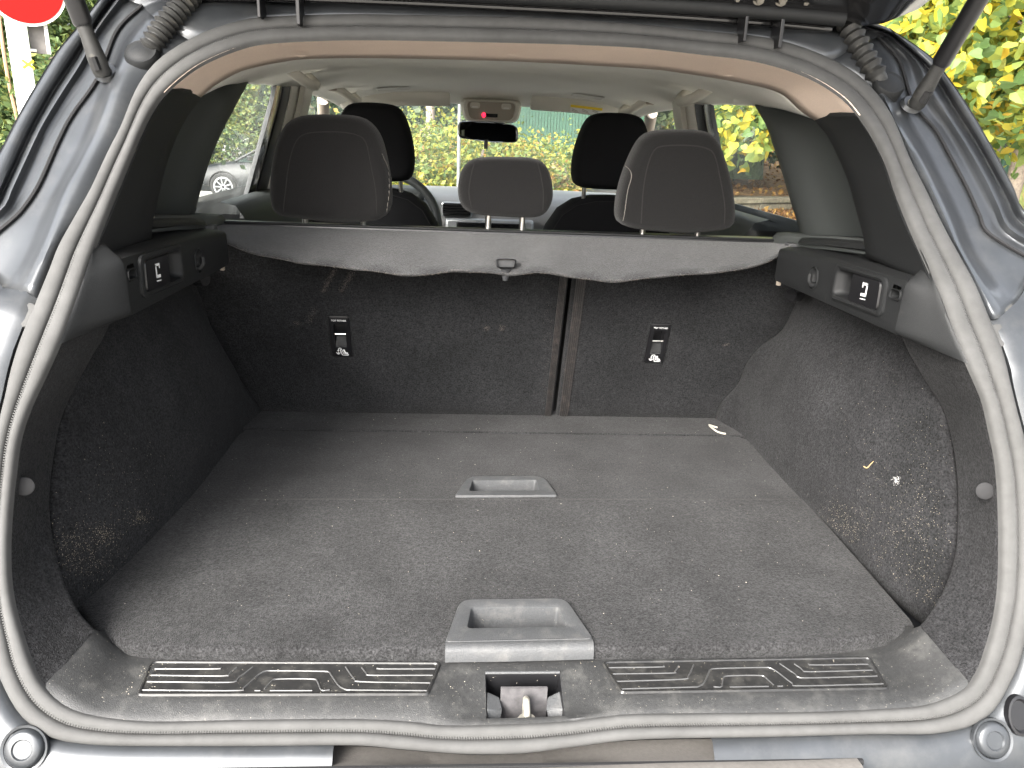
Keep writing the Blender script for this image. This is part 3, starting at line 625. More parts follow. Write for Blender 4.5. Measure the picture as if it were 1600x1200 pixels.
# ---- boot: sill trim, tread plates, latch
XS = [-.595, -.585, -.57, -.55, -.52]+[-.5+.02*i for i in range(19)]+[-.122, -.105, -.09, -.075, -.06, -.0495]
XS = XS+[-.033, -.0165, 0, .0165, .033, .049]+[-x for x in reversed(XS[:-1])]
seal_lo = sorted([p for p in sin_c if p.z < .12], key=lambda p: p.x)
def seal_at(x):
    x = min(max(x, seal_lo[0].x), seal_lo[-1].x)
    for a, b in zip(seal_lo, seal_lo[1:]):
        if a.x <= x <= b.x: return a.lerp(b, (x-a.x)/max(b.x-a.x, 1e-9))
    return seal_lo[-1]
def dip(x): t = min(1, max(0, (abs(x)-.065)/.055)); return 1-t*t*(3-2*t)
rows = []
for x in XS:
    e = seal_at(x) ; dd = dip(x); cor = max(0, (abs(x)-.44)/.15)**2
    y0 = .13; lift = .012*cor
    sx = x
    a = V((sx, .15+.0*cor, -.006+lift)); b = V((sx, .085+.02*cor, -.002+lift)); c = V((sx, .072+.02*cor, .0005+lift))
    f1 = V((x*.995, .010+.045*cor-.0*dd, .0+lift-.003*dd)); e2 = e+V((0, .002, .001))
    rows.append([a, b, c, c.lerp(f1, .33)-V((0, 0, .002*dd)), c.lerp(f1, .66)-V((0, 0, .006*dd)), f1-V((0, 0, .010*dd)), f1.lerp(e2, .35)+V((0, -.002, .0022*(1-dd)-.008*dd)), f1.lerp(e2, .75)-V((0, 0, .004*dd)), e2, e2+V((0, -.01, -.012))])
keep = [(x, r) for x, r in zip(XS, rows) if abs(x) <= .531]
XS = [-.5655]+[x for x, _ in keep]+[.5655]; rows = [r for _, r in keep]
for s in (-1, 1):
    q0, q1 = FP(*FE[s][-1])+V((0, 0, .001)), O(*FS[s][-1])+V((0, .004, .002)); n0 = V((0, .012, -.012))
    col = [q0+V((0, .05, -.03)), q0+n0, q0]+[q0.lerp(q1, t) for t in (.22, .44, .66, .8, .92)]+[q1, q1+V((0, -.01, -.012))]
    rows = [col]+rows if s < 0 else rows+[col]
def sm_(r1, r2, t): return [a.lerp(b, t) for a, b in zip(r1, r2)]
rows = [rows[0], sm_(rows[0], rows[1], .35), sm_(rows[0], rows[1], .7)]+rows[1:-1]+[sm_(rows[-1], rows[-2], .7), sm_(rows[-1], rows[-2], .35), rows[-1]]
XS = [XS[0], XS[0]+.012, XS[0]+.024]+XS[1:-1]+[XS[-1]-.024, XS[-1]-.012, XS[-1]]
cl = [list(r) for r in zip(*rows)]
iX0 = min(range(len(XS)), key=lambda k: abs(XS[k]+.0495)); iX1 = min(range(len(XS)), key=lambda k: abs(XS[k]-.049))
vs, fs = grid(cl, skip=lambda i, j: iX0 <= j < iX1 and 3 <= i < 7)
sill = mesh('sill_trim', vs, fs, M['sill'], car, smooth=60); tag(sill, 'dusty black plastic trim along the boot sill')
# latch pocket under the opening in the trim
rim = [cl[3][j] for j in range(iX0, iX1+1)]+[cl[i][iX1] for i in range(4, 8)]+[cl[7][j] for j in range(iX1-1, iX0-1, -1)]+[cl[i][iX0] for i in range(6, 3, -1)]
cx = sum(rim, V())/len(rim)
def pk(k, dz, dy=0): return [V((cx.x+(p.x-cx.x)*k, cx.y+(p.y-cx.y)*k+dy, p.z+dz)) for p in rim]
pocket = loft('latch_recess', [pk(1, 0), pk(.97, -.004), pk(.95, -.03, .004), pk(.93, -.045, .006)], M['black'], sill, cu=True, cap=2, smooth=40)
edge_p = tube('recess_edge', [cl[3][j]+V((0, .001, .0005)) for j in range(iX0, iX1+1)], .0022, M['handle_plastic'], sill, seg=6)
bk = MB(); bk.box((-.030, .024, -.05), (.030, .028, -.004)); bk.build('latch_plate', mat('latch_plate', (.15, .145, .15), .4, .5, var=.3, vscale=90), sill)
st = resample([V((.002, .018, -.05)), V((.002, .016, -.02)), V((.002, .012, -.010)), V((.002, .0, -.012)), V((.002, -.006, -.022)), V((.002, -.007, -.045))], 24)
tube('striker', st, .0042, M['dirty_steel'], sill, seg=10, smooth=80)
wsh = MB(); wsh.add([V((.002+.014*cos(2*pi*k/20), -.004+.010*sin(2*pi*k/20), -.030)) for k in range(20)]+[V((.002+.010*cos(2*pi*k/20), -.004+.007*sin(2*pi*k/20), -.024)) for k in range(20)], [(k, (k+1) % 20, 20+(k+1) % 20, 20+k) for k in range(20)]+[tuple(range(20, 40))]); wsh.build('striker_washer', M['dirty_steel'], sill)
for s in (-1, 1):
    mb = MB(); x0 = s*.048; x1 = s*.031
    mb.add([(x0, .03, -.012), (x0, .0, -.016), (x0, -.005, -.04), (x0, .03, -.045), (x1, .026, -.018), (s*.027, .012, -.026), (x1, -.001, -.034), (x1, .024, -.045)], [(0, 1, 5, 4), (1, 2, 6, 5), (2, 3, 7, 6), (3, 0, 4, 7), (4, 5, 6, 7), (0, 3, 2, 1)])
    mb.build('latch_guide', M['handle_plastic'], sill, bevel=.002)
# tread plates
TZ = .0012
RL = [[(242, 1045), (338, 1045), (346, 1043)], [(236, 1055), (349, 1056), (358, 1052), (370, 1043)], [(230, 1065), (358, 1066), (370, 1061), (395, 1042)],
      [(222, 1078), (366, 1079), (380, 1075), (404, 1054), (414, 1049), (424, 1048), (508, 1049), (516, 1053), (529, 1071), (540, 1077), (552, 1078), (668, 1079)],
      [(413, 1077), (424, 1065), (434, 1061), (488, 1061), (496, 1065), (502, 1078), (515, 1078)], [(398, 1079), (407, 1079)], [(422, 1079), (488, 1079)],
      [(540, 1042), (553, 1060), (564, 1065), (672, 1067)], [(565, 1043), (574, 1053), (582, 1055), (676, 1055)], [(590, 1043), (595, 1045), (680, 1045)]]
def plate_pts(pts): return [atz(x, y, TZ) for x, y in pts]
def tp(s):
    corners = [atz(236, 1034, TZ), atz(689, 1036, TZ), atz(668, 1085, TZ), atz(215, 1086, TZ)]
    lines = [plate_pts(l) for l in RL]
    if s > 0: corners = [mirror(p) for p in corners]; lines = [[mirror(p) for p in l] for l in lines]
    c2 = roundpoly([p.to_2d() for p in corners], .006); cen = sum(c2, V((0, 0)))/len(c2)
    def R(dx, z):
        out = []
        for p in c2:
            d = p-cen; out.append(V((p.x-(dx if d.x > 0 else -dx), p.y-(dx if d.y > 0 else -dx)*.8, z)))
        return out
    t_ = loft('tread_plate', [R(-.0015, TZ-.001), R(0, TZ+.0016), R(.0018, TZ+.0016), R(.003, TZ-.0002)], M['tread'], sill, cu=True, cap=True, smooth=40)
    for l in lines:
        l = resample(l, max(4, int(len(l)*6)))
        tube('ridge', l, .0011, M['tread_ridge'], t_, seg=6)
M['tread'] = mat('tread', (.017, .017, .0172), .35, var=.2, vscale=200, spec=.5, dust=((.10, .097, .088), 45, .48, .78, .45), speck=((.4, .37, .3), 500, .74, .6))
M['tread_ridge'] = mat('tread_ridge', (.055, .055, .055), .28, spec=.7)
tp(-1); tp(1)

# ---- boot: upper side panels with release handles
LY = [.2, .255, .40, .616, .70, .76]; LZ = [.502, .501, .497, .486, .480, .476]
SY = [.15, .25, .30, .36, .44, .6, .75, .85]; SZ = [.513, .514, .530, .531, .525, .510, .493, .487]
for s in (-1, 1):
    secs = []
    PYS = (.247, .249, .2555, .277, .294, .34, .39, .446, .48, .514, .542, .60, .66, .70, .715, .722)
    for y in PYS:
        L = interp(y, LY, LZ); S = interp(y, SY, SZ); ch = 1 if .248 < y else 0; e = .0 if y < .7 else (y-.70)*1.2
        flare = max(0, (.25-y)/.10)**1.5*.055; bz = interp(y, [.15, .24, .7], [.413, .4165, .4105])
        top_x = .66 if y > .44 else .575
        pr = [(top_x, S+.004), (.60 if y > .44 else .572, S+.006), (.576, S+.0005), (.569, S-.006), (.567, S-.012), (.590 if ch else .549, L+.008), (.590 if ch else .545, L+.002), (.547 if ch else .540, L-.001), (.535, L-.005), (.5322, min(.486, L-.009)), (.5318, .464), (.5314, .4345), (.5312, bz+.01), (.534, bz+.002), (.545, bz-.001), (.70, bz)]
        secs.append([V((s*(X+flare+e), y, z)) for X, z in pr])
    iy = lambda v: min(range(len(PYS)), key=lambda k: abs(PYS[k]-v))
    def hole(i, j): return (iy(.294) <= i < iy(.446) and j in (9, 10)) or (iy(.514) <= i < iy(.542) and j == 10) or (iy(.2555) <= i < iy(.277) and j == 9)
    sp_ = mesh('side_panel', *grid(secs, skip=hole), M['plastic'], car, smooth=42)
    tag(sp_, 'black plastic panel along the '+('left' if s < 0 else 'right')+' boot wall with seat release')
    # plain trim between the slot and the seal
    y = .247; L = interp(y, LY, LZ); S = .533
    prb = [(.569, S+.004), (.5675, S-.004), (.565, S-.012), (.549, L+.008), (.545, L+.002), (.540, L-.001), (.535, L-.005), (.5322, .486), (.531, .4265), (.534, .4185), (.545, .4155)]
    rb_ = resample([V((s*X, max(y, interp(z, GZ, GY)+.012), z)) for X, z in prb], 24, smooth=False)
    ra_ = resample([O(*p) for p in ([(158, 358), (150, 378), (137, 415), (115, 480), (93, 538)] if s < 0 else [(1438, 390), (1448, 413), (1470, 465), (1487, 512), (1511, 568)])], 24)
    mid1 = [a.lerp(b, .35)+V((0, -.001, 0)) for a, b in zip(ra_, rb_)]; mid2 = [a.lerp(b, .75)+V((-s*.001, -.0005, 0)) for a, b in zip(ra_, rb_)]
    loft('trim_end', rows_smooth([[p+V((s*.003, .010, -.002)) for p in ra_], ra_, mid1, mid2, rb_, [p+V((0, .004, 0)) for p in rb_]], 20), M['plastic'], sp_, smooth=60)
    # forward shelf top to the window
    sh = [[V((s*(X), y, interp(y, SY, SZ)+dz)) for X, dz in ((.578, -.02), (.574, -.004), (.580, .003), (.60, .0055), (.69, .004))] for y in (.43, .5, .6, .7, .78, .84)]
    sh.append([p+V((0, .02, -.03)) for p in sh[-1]])
    tag(loft('belt_shelf', sh, M['shelf_plastic_lit'] if 'shelf_plastic_lit' in M else M['trim_grey'], car, smooth=60), 'ledge coloured lit grey below the quarter trim')
    # release handle: bezel, cup and paddle
    oc = [(.286, .434), (.452, .428), (.450, .489), (.290, .493)]
    def on(pts, X): return [V((s*X, p[0], p[1])) for p in pts]
    outer = roundpoly(oc, .014); inner = roundpoly([(.298, .441), (.441, .436), (.439, .481), (.300, .485)], .010); ci = sum(inner, V((0, 0)))/len(inner)
    sk = [ci+(p-ci)*.93 for p in inner]
    bz_ = loft('release_bezel', [on(outer, .532), on(outer, .528), on([o.lerp(i, .5) for o, i in zip(outer, inner)], .5255), on(inner, .528), on(sk, .545), on(sk, .556)], M['plastic'], sp_, cu=True, cap=2, smooth=50)
    pd = roundpoly([(.301, .4405), (.392, .4375), (.391, .4815), (.303, .485)], [.009, .004, .004, .009]); cp_ = sum(pd, V((0, 0)))/len(pd)
    pad = loft('release_lever', [on(pd, .55), on(pd, .530), on([cp_+(p-cp_)*.95 for p in pd], .5275)], M['black'], bz_, cu=True, cap=True, smooth=40)
    ic = MB()
    def q(pts): 
        n0 = len(ic.v); vv = [V((s*.5271, y, z)) for y, z in pts]; ic.add(vv+[v+V((s*.0008, 0, 0)) for v in vv], [tuple(range(len(vv))), tuple(range(2*len(vv)-1, len(vv)-1, -1))])
    yc = .345
    # folding-seat pictogram: back rest, head rest hook, cushion, floor line
    q([(yc-.0080, .4545), (yc-.0035, .4535), (yc-.0045, .4735), (yc-.0085, .474)]); q([(yc-.0085, .4715), (yc-.0085, .475), (yc+.008, .474), (yc+.008, .4705)])
    q([(yc+.0050, .4665), (yc+.0080, .4665), (yc+.0080, .4705), (yc+.0050, .4705)]); q([(yc-.0080, .4545), (yc+.009, .453), (yc+.009, .4575), (yc-.0030, .4585)]); q([(yc-.0080, .4495), (yc+.009, .448), (yc+.009, .4495), (yc-.0080, .451)])
    pic = ic.build('seat_fold_symbol', M['print'], bz_, smooth=None)
    # bag hook
    c = V((s*.531, .528, .449)); rows = [[c+V((s*dx, cos(2*pi*k/18)*a, sin(2*pi*k/18)*b)) for k in range(18)] for a, b, dx in ((.019, .022, -.001), (.017, .020, -.0025), (.014, .017, .006), (.010, .013, .010))]
    bh = loft('bag_hook_cup', rows, M['plastic'], sp_, cu=True, cap=2, smooth=50)
    tube('bag_hook', [c+V((s*.008, .0, -.012)), c+V((-s*.004, 0, -.012)), c+V((-s*.009, 0, -.004)), c+V((-s*.008, 0, .007))], lambda t: .0055-.0015*t, M['plastic'], bh, seg=8, smooth=80)
    # slot end pieces
    mb = MB(); mb.box((-.012, -.008, -.008), (.012, .008, .006)); mb.v = [v+V((s*.552, .268, .489)) for v in mb.v]; mb.build('slot_stop', M['plastic'], sp_, bevel=.002)
    rr = roundpoly([(.252, .466), (.281, .465), (.281, .480), (.252, .481)], .006); cr_ = sum(rr, V((0, 0)))/len(rr)
    loft('slot_cup', [on(rr, .533), on(rr, .5295), on([cr_+(p-cr_)*.86 for p in rr], .5298), on([cr_+(p-cr_)*.8 for p in rr], .546)], M['plastic'], sp_, cu=True, cap=2, smooth=50)
    # lamp / cord button by the seat, under the panel
    bt = V((s*.618, .775, .372)); mb = MB(); mb.tube([bt, bt+V((-s*.02, -.012, 0))], lambda t: .016-.003*t, seg=14); mb.build('wall_button', M['gloss'], car)
# cover support rails at the panel's forward end
    mb = MB(); mb.box((-.018, -.012, -.013), (.018, .014, .013)); mb.v = [v+V((s*.580, .735, .470)) for v in mb.v]; mb.build('cover_bracket', M['handle_plastic'], sp_, bevel=.002)
    mb = MB(); mb.box((-.004, -.004, -.03), (.004, .004, .03)); mb.v = [v+V((s*.552, .726, .428)) for v in mb.v]; mb.build('panel_end_cap', M['liner_dark'], sp_, bevel=.001)

# ---- rear seat backs with child-seat anchors
def seat_y(z): return .985-.38*z
def seat_back(x0, x1, lab, tx):
    rows = []; ZS = ((.0, .13), (.0, .02), (.004, .004), (.03, 0), (.12, 0), (.2025, 0), (.259, 0), (.33, 0), (.39, 0), (.425, .004), (.447, .022), (.455, .05), (.452, .10), (.43, .13))
    xs = sorted([x0, x0+.004, x0+.014]+[v for v in [x0+.03+(x1-x0-.06)*k/12 for k in range(13)] if abs(v-tx) > .02]+[tx-.0122, tx+.0122]+[x1-.014, x1-.004, x1])
    for z, dy in ZS:
        rows.append([V((x, seat_y(min(z, .43))+dy+(.010 if i in (0, len(xs)-1) else .003 if i in (1, len(xs)-2) else 0), z)) for i, x in enumerate(xs)])
    jx = xs.index(tx-.0122); o = mesh('rear_seat_back', *grid(rows, skip=lambda i, j: i == 5 and j == jx), M['carpet_seat'], car, smooth=60); tag(o, lab)
    return o
sbl = seat_back(-.665, .1395, 'wide left section of the folding rear seat back, carpeted black', -.358)
sbr = seat_back(.1475, .665, 'narrow right section of the folding rear seat back, carpeted black', .360)
gp = MB(); gp.box((.10, 1.02, 0), (.20, 1.03, .44)); gp.build('seat_gap_shade', M['black_matte'], car)  # black sheet behind the slit stands in for the shade between the seat backs
M['strip'] = mat('edge_strip', (.020, .0185, .0180), .6, var=.35, vscale=350, dust=((.09, .072, .066), 60, .5, .75, .6))
for par, xs0, xs1 in ((sbl, .120, .136), (sbr, .156, .178)):
    for k in range(5):
        a = xs0+(xs1-xs0)*k/5; b = a+(xs1-xs0)/5-.0012
        pts = []
        for z in (.004, .405):
            y = seat_y(z)-.0025; pts += [V((a, y, z)), V((b, y, z)), V((b, y+.006, z)), V((a, y+.006, z))]
        mesh('edge_rib', pts, [(0, 1, 5, 4), (1, 2, 6, 5), (3, 0, 4, 7), (4, 5, 6, 7), (0, 3, 2, 1)], M['strip'], par, smooth=None)
nS = V((0, -1, -.38)).normalized(); uS = V((1, 0, 0)); vS = V((0, -.38, 1)).normalized()
def text_mesh(name, body, size, origin, ux, uy, mat_, parent, sx=1):
    cu = bpy.data.curves.new(name, 'FONT'); cu.body = body; cu.size = size; cu.align_x = 'CENTER'; cu.align_y = 'CENTER'; cu.extrude = .0002
    to = bpy.data.objects.new(name, cu); sc.collection.objects.link(to)
    dg = bpy.context.evaluated_depsgraph_get(); me = bpy.data.meshes.new_from_object(to.evaluated_get(dg)); sc.collection.objects.unlink(to); bpy.data.objects.remove(to)
    n = ux.cross(uy); Mx = Matrix((ux*sx, uy, n)).transposed().to_4x4(); Mx.translation = origin; me.transform(Mx); me.name = name
    me.materials.clear(); me.materials.append(mat_); o = bpy.data.objects.new(name, me); link(o, parent); return o
def tether(x, par):
    z0 = .226; o = V((x, seat_y(z0), z0))+nS*.001
    def on(pts, h): return [o+uS*p[0]+vS*p[1]+nS*h for p in pts]
    def cut(pts, k): c = sum(pts, V((0, 0)))/len(pts); return [c+(p-c)*k for p in pts]
    out = roundpoly([(-.0225, -.055), (.0225, -.055), (.0225, .055), (-.0225, .055)], .005)
    slot = roundpoly([(-.0125, -.026), (.0125, -.026), (.0125, .036), (-.0125, .036)], .002)
    t_ = loft('anchor_plate', [on(out, -.004), on(out, .002), on(cut(out, .95), .0035), on([a.lerp(b, .8) for a, b in zip(out, slot)], .0032), on(slot, .003), on(slot, -.018)], M['black'], par, cu=True, cap=2, smooth=40)
    tag(t_, 'black child seat anchor plate reading TOP TETHER')
    tube('anchor_bar', [o+uS*-.013+vS*.004-nS*.003, o+uS*.013+vS*.004-nS*.003], .0019, M['steel'], t_, seg=8)
    mb = MB(); mb.add(on([(-.0125, -.025), (.0125, -.025)], .0025)+on([(-.009, .0), (.0125, .0)], -.013), [(0, 1, 3, 2)]); mb.build('anchor_ramp', M['handle_plastic'] if 0 else M['plastic'], t_, smooth=None)
    mb = MB(); mb.add(on([(-.0125, -.0255), (.0125, -.0255), (.0125, -.0275), (-.0125, -.0275)], .0038), [(0, 1, 2, 3)]); mb.build('slot_lip', M['handle_plastic'], t_, smooth=None)
    text_mesh('lettering', 'TOP TETHER', .0062, o+vS*.0445+nS*.0038, uS, vS, M['print'], t_, sx=.92)
    ic = MB()
    def st_(pts, w_): 
        for a, b in zip(pts, pts[1:]):
            a, b = V(a), V(b); d = (b-a).normalized()*w_*.5; n = V((-d.y, d.x)); a = a-d*.6; b = b+d*.6
            ic.add(on([a+n, b+n, b-n, a-n], .0040), [(0, 1, 2, 3)])
    # pictogram: child seat with strap and anchor
    st_([(-.003, -.034), (.0015, -.0495), (.014, -.0495), (.0145, -.0465)], .0016); st_([(-.003, -.034), (.0005, -.033), (.0045, -.0455), (.0145, -.0465)], .0013)
    st_([(.006, -.036), (.008, -.043), (.013, -.0435)], .0032); ic.add(on([(.0055+.0022*cos(a*pi/4), -.0355+.0022*sin(a*pi/4)) for a in range(8)], .0041), [tuple(range(8))])
    st_([(.0005, -.033), (-.001, -.0305), (-.004, -.0300), (-.007, -.033), (-.0075, -.045)], .0012); st_([(-.0115, -.0425), (-.0098, -.0455), (-.0075, -.0465), (-.0052, -.0455), (-.0035, -.0425)], .0016); st_([(-.0095, -.037), (-.0055, -.037)], .0012)
    ic.build('child_seat_symbol', M['print'], t_, smooth=None)
tether(-.358, sbl); tether(.360, sbr)

# ---- head rests
def cushion(name, outline, yc, half, mat_, parent, p=3.2, lean=.10, k_back=1.0):
    c = sum(outline, V())/len(outline); rows = []
    ts = [-1, -.985, -.94, -.84, -.66, -.4, 0, .4, .66, .84, .94, .985, 1]
    for t in ts:
        k = max(0, 1-abs(t)**p)**(1/p)*.30+.70 if abs(t) < 1 else .66
        rows.append([V((c.x+(q.x-c.x)*k, yc+t*half-lean*k*(q.z-c.z), c.z+(q.z-c.z)*k)) for q in outline])
    return loft(name, rows, mat_, parent, cu=True, cap=True, smooth=85)
HRL = [(427, 322), (425, 290), (430, 250), (440, 214), (456, 190), (482, 180), (520, 179), (557, 181), (580, 191), (597, 216), (608, 262), (612, 300), (610, 326), (598, 340), (570, 346), (520, 346), (470, 341), (438, 335)]
HRR = [(963, 338), (964, 310), (972, 275), (985, 240), (1000, 214), (1020, 204), (1060, 202), (1096, 205), (1114, 220), (1130, 260), (1140, 300), (1144, 337), (1138, 354), (1110, 361), (1060, 363), (1000, 358), (972, 351)]
HRC = [(716, 305), (717, 280), (724, 261), (738, 249), (762, 245), (795, 245), (832, 247), (849, 255), (859, 275), (863, 300), (860, 318), (850, 333), (832, 339), (790, 338), (745, 334), (724, 324)]
def seam_on(par, pts, ol, yc, half, lean, m=None, r=.0012, p=3.2):
    c = sum(ol, V())/len(ol); out = []
    for q in resample(pts, 50):
        a = atan2(q.z-c.z, q.x-c.x); b = min(ol, key=lambda o: abs((atan2(o.z-c.z, o.x-c.x)-a+pi) % (2*pi)-pi))
        k = math.hypot(q.x-c.x, q.z-c.z)/math.hypot(b.x-c.x, b.z-c.z); t = 1 if k <= .7 else (max(0, 1-((min(k, 1)-.7)/.3)**p))**(1/p)
        out.append(V((q.x, yc-t*half-lean*(q.z-c.z)-.0004, q.z)))
    tube('seam', out, r, m or M['seam'], par, seg=5)
HY = .86
for lab, px, sm, st2 in (('left outer rear head rest, large black fabric, behind the left seats', HRL, [(440, 338), (445, 300), (452, 255), (463, 222), (480, 209), (520, 206), (555, 210), (572, 222), (580, 260), (587, 300), (588, 338)], [(598, 240), (606, 265), (608, 300), (604, 332)]),
                   ('right outer rear head rest, large black fabric, beside the right window', HRR, [(1003, 350), (1005, 300), (1010, 265), (1018, 240), (1030, 229), (1070, 227), (1100, 231), (1115, 243), (1125, 280), (1133, 320), (1134, 352)], [(981, 260), (984, 275), (978, 300), (973, 345)])):
    ol = resample([aty(x, y, HY) for x, y in px], 64, closed=True); c = sum(ol, V())/64
    h = cushion('rear_head_rest', ol, HY, .052, M['fabric'], car); tag(h, lab)
    seam_on(h, [aty(x, y, HY-.052) for x, y in sm], ol, HY, .052, .10)
    seam_on(h, [aty(x, y, HY-.03) for x, y in st2], ol, HY, .052, .10, M['stitch'], .0009)
    for dx in (-.06, .06):
        tube('post', [V((c.x+dx, HY+.01, .44)), V((c.x+dx, HY, .52))], .006, M['steel'], h, seg=10)
        mb = MB(); mb.tube([V((c.x+dx, HY+.01, .450)), V((c.x+dx, HY+.01, .466))], .016, seg=14); mb.build('post_guide', M['black'], h)
ol = resample([aty(x, y, .875) for x, y in HRC], 60, closed=True); c = sum(ol, V())/60
hc = cushion('rear_head_rest', ol, .875, .045, M['fabric'], car); tag(hc, 'small raised middle rear head rest on two steel posts')
for px in ([(737, 325), (733, 300), (737, 270), (742, 252)], [(849, 330), (849, 300), (845, 275), (840, 255)]): seam_on(hc, [aty(x, y, .83) for x, y in px], ol, .875, .045, .10)
for x in (763, 816):
    p = aty(x, 352, .89); tube('post', [V((p.x, .89, .43)), V((p.x-.001, .885, .53))], .0062, M['steel'], hc, seg=12, smooth=80)
    mb = MB(); mb.tube([V((p.x, .89, .440)), V((p.x, .89, .462))], lambda t: .020-.006*t, seg=16); mb.build('post_guide', M['black'], hc)

# ---- front seats
def front_seat(s):
    prof = [(.0, .50), (.06, .498), (.115, .485), (.16, .455), (.195, .40), (.215, .33), (.225, .2), (.225, 0), (.22, -.25)]
    x0 = s*.365; rows = []
    for dy, k in ((-.06, .90), (-.052, .96), (-.03, .99), (.0, 1), (.05, .98), (.08, .9)):
        half = [(x*k, z-(1-k)*.25) for x, z in prof]
        pts = [V((x0-x, 1.66+dy+.18*(.5-z)*0, z)) for x, z in reversed(half)]+[V((x0+x, 1.66+dy, z)) for x, z in half[1:]]
        rows.append([p+V((0, .10*(.45-p.z), 0)) for p in pts])
    fs_ = loft('front_seat_back', rows_smooth(rows, 14), M['fabric_dark'], car, cap=True, smooth=80); tag(fs_, 'black '+('driver' if s < 0 else 'passenger')+' seat back')
    tube('stitch_line', [V((x0+x, 1.592, z)) for x, z in [(-p[0]*.95, p[1]-.016) for p in reversed(prof[:6])]+[(p[0]*.95, p[1]-.016) for p in prof[1:6]]], .0009, M['seam'], fs_, seg=4)
    HF_ = [(-.113, -.06), (-.117, -.01), (-.108, .05), (-.088, .105), (-.062, .128), (0, .134), (.062, .128), (.088, .105), (.108, .05), (.117, -.01), (.113, -.06), (.09, -.083), (0, -.088), (-.09, -.083)]
    ol = resample([V((x0*.97+x, 0, .606+z)) for x, z in HF_], 56, closed=True)
    h = cushion('front_head_rest', ol, 1.62, .06, M['fabric_dark'], car, lean=.12); tag(h, 'black '+('driver' if s < 0 else 'passenger')+' head rest')
    for dx in (-.075, .075): tube('post', [V((x0*.97+dx, 1.63, .47)), V((x0*.97+dx, 1.62, .55))], .0065, M['steel'], h, seg=10)
front_seat(-1); front_seat(1)

# ---- dashboard, wheel, mirror, visors, console, windscreen
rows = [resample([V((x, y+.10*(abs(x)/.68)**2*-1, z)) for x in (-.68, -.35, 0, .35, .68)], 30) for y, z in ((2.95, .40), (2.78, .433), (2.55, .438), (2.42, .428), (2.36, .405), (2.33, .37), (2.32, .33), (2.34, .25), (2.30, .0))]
ds = loft('dashboard', rows_smooth(rows, 30), M['dash'], car, smooth=70); tag(ds, 'pale grey dashboard under the windscreen')
vx, vz = -.115, .375
vb = loft('air_vent', [[V((vx+p.x*k, 2.315-d, vz+p.y*k)) for p in roundpoly([(-.055, -.026), (.055, -.026), (.055, .026), (-.055, .026)], .012)] for k, d in ((1.12, -.02), (1.12, .008), (1.0, .012), (.97, -.012))], M['silver'], ds, cu=True, cap=2)
for k in range(5):
    mb = MB(); z = vz-.02+.01*k; mb.box((vx-.052, 2.295, z-.002), (vx+.052, 2.318, z+.0015)); mb.build('slat', M['black'], vb)
bk = MB(); bk.box((vx-.054, 2.319, vz-.026), (vx+.054, 2.321, vz+.026)); bk.build('vent_back', M['black_matte'], vb)
cs = MB(); cs.box((-.16, 2.28, .22), (.19, 2.33, .345)); csi = cs.build('centre_stack', M['silver'], ds, bevel=.01)
scn = MB(); scn.box((-.115, 2.272, .25), (.135, 2.281, .333)); scn.build('display', M['gloss'], csi, bevel=.003)
wc = V((-.365, 2.0, .34)); wn = V((0, -.94, .34)).normalized(); u_ = V((1, 0, 0)); v_ = wn.cross(u_)
sw = tube('steering_wheel', [wc+(u_*cos(2*pi*k/48)+v_*sin(2*pi*k/48))*.188 for k in range(48)], .0155, M['trim_grey'], car, seg=10, closed=True, smooth=80); tag(sw, 'dark steering wheel behind the left seats')
for a in (0, pi, -pi/2): tube('spoke', [wc, wc+(u_*cos(a)+v_*sin(a))*.18], .014, M['silver'], sw, seg=8)
hb = MB(); hb.tube([wc-wn*.03, wc+wn*.02], .06, seg=16); hb.build('hub', M['trim_grey'], sw, bevel=.01)
bn_ = MB(); bn_.box((-.50, 2.25, .40), (-.24, 2.45, .455)); bn_.build('instrument_hood', M['trim_grey'], ds, bevel=.02)
# visors
for s in (-1, 1):
    pts = roundpoly([(.142, .752), (.142, .803), (.30, .800), (.53, .772), (.525, .730), (.30, .748)], [.012, .02, .02, .012, .01, .02])
    rows = []
    for dy, k in ((-.012, .95), (-.008, 1), (.006, 1), (.010, .95)):
        c = sum(pts, V((0, 0)))/len(pts); rows.append([V((s*(c.x+(p.x-c.x)*(1-(1-k)*.3)), 2.12+dy+.12*(.8-p.y), c.y+(p.y-c.y)*k)) for p in pts])
    vz_ = loft('sun_visor', rows, M['liner'] if 0 else M['liner_plastic'], car, cu=True, cap=True, smooth=60); tag(vz_, ('driver' if s < 0 else 'passenger')+' sun visor folded up against the headliner')
    if s > 0:
        mb = MB(); y_ = 2.105
        def lab(x0, x1, z0, z1, d): return [V((x0, y_-d+.12*(.8-z0), z0)), V((x1, y_-d+.12*(.8-z0+.008), z0-.008)), V((x1, y_-d+.12*(.8-z1+.008), z1-.008)), V((x0, y_-d+.12*(.8-z1), z1))]
        mb.add(lab(.285, .40, .752, .766, .0015), [(0, 1, 2, 3)]); mb.build('warning_label', M['sign_white'], vz_, smooth=None)
        mb = MB(); mb.add(lab(.285, .40, .7665, .775, .0015), [(0, 1, 2, 3)]); mb.build('warning_band', M['yellow'], vz_, smooth=None)
        for k in range(3):
            mb = MB(); mb.add(lab(.29+.037*k, .29+.037*k+.026, .755, .757, .002), [(0, 1, 2, 3)]); mb.add(lab(.29+.037*k, .29+.037*k+.022, .760, .762, .002), [(0, 1, 2, 3)]); mb.build('print_line', M['liner_dark'], vz_, smooth=None)
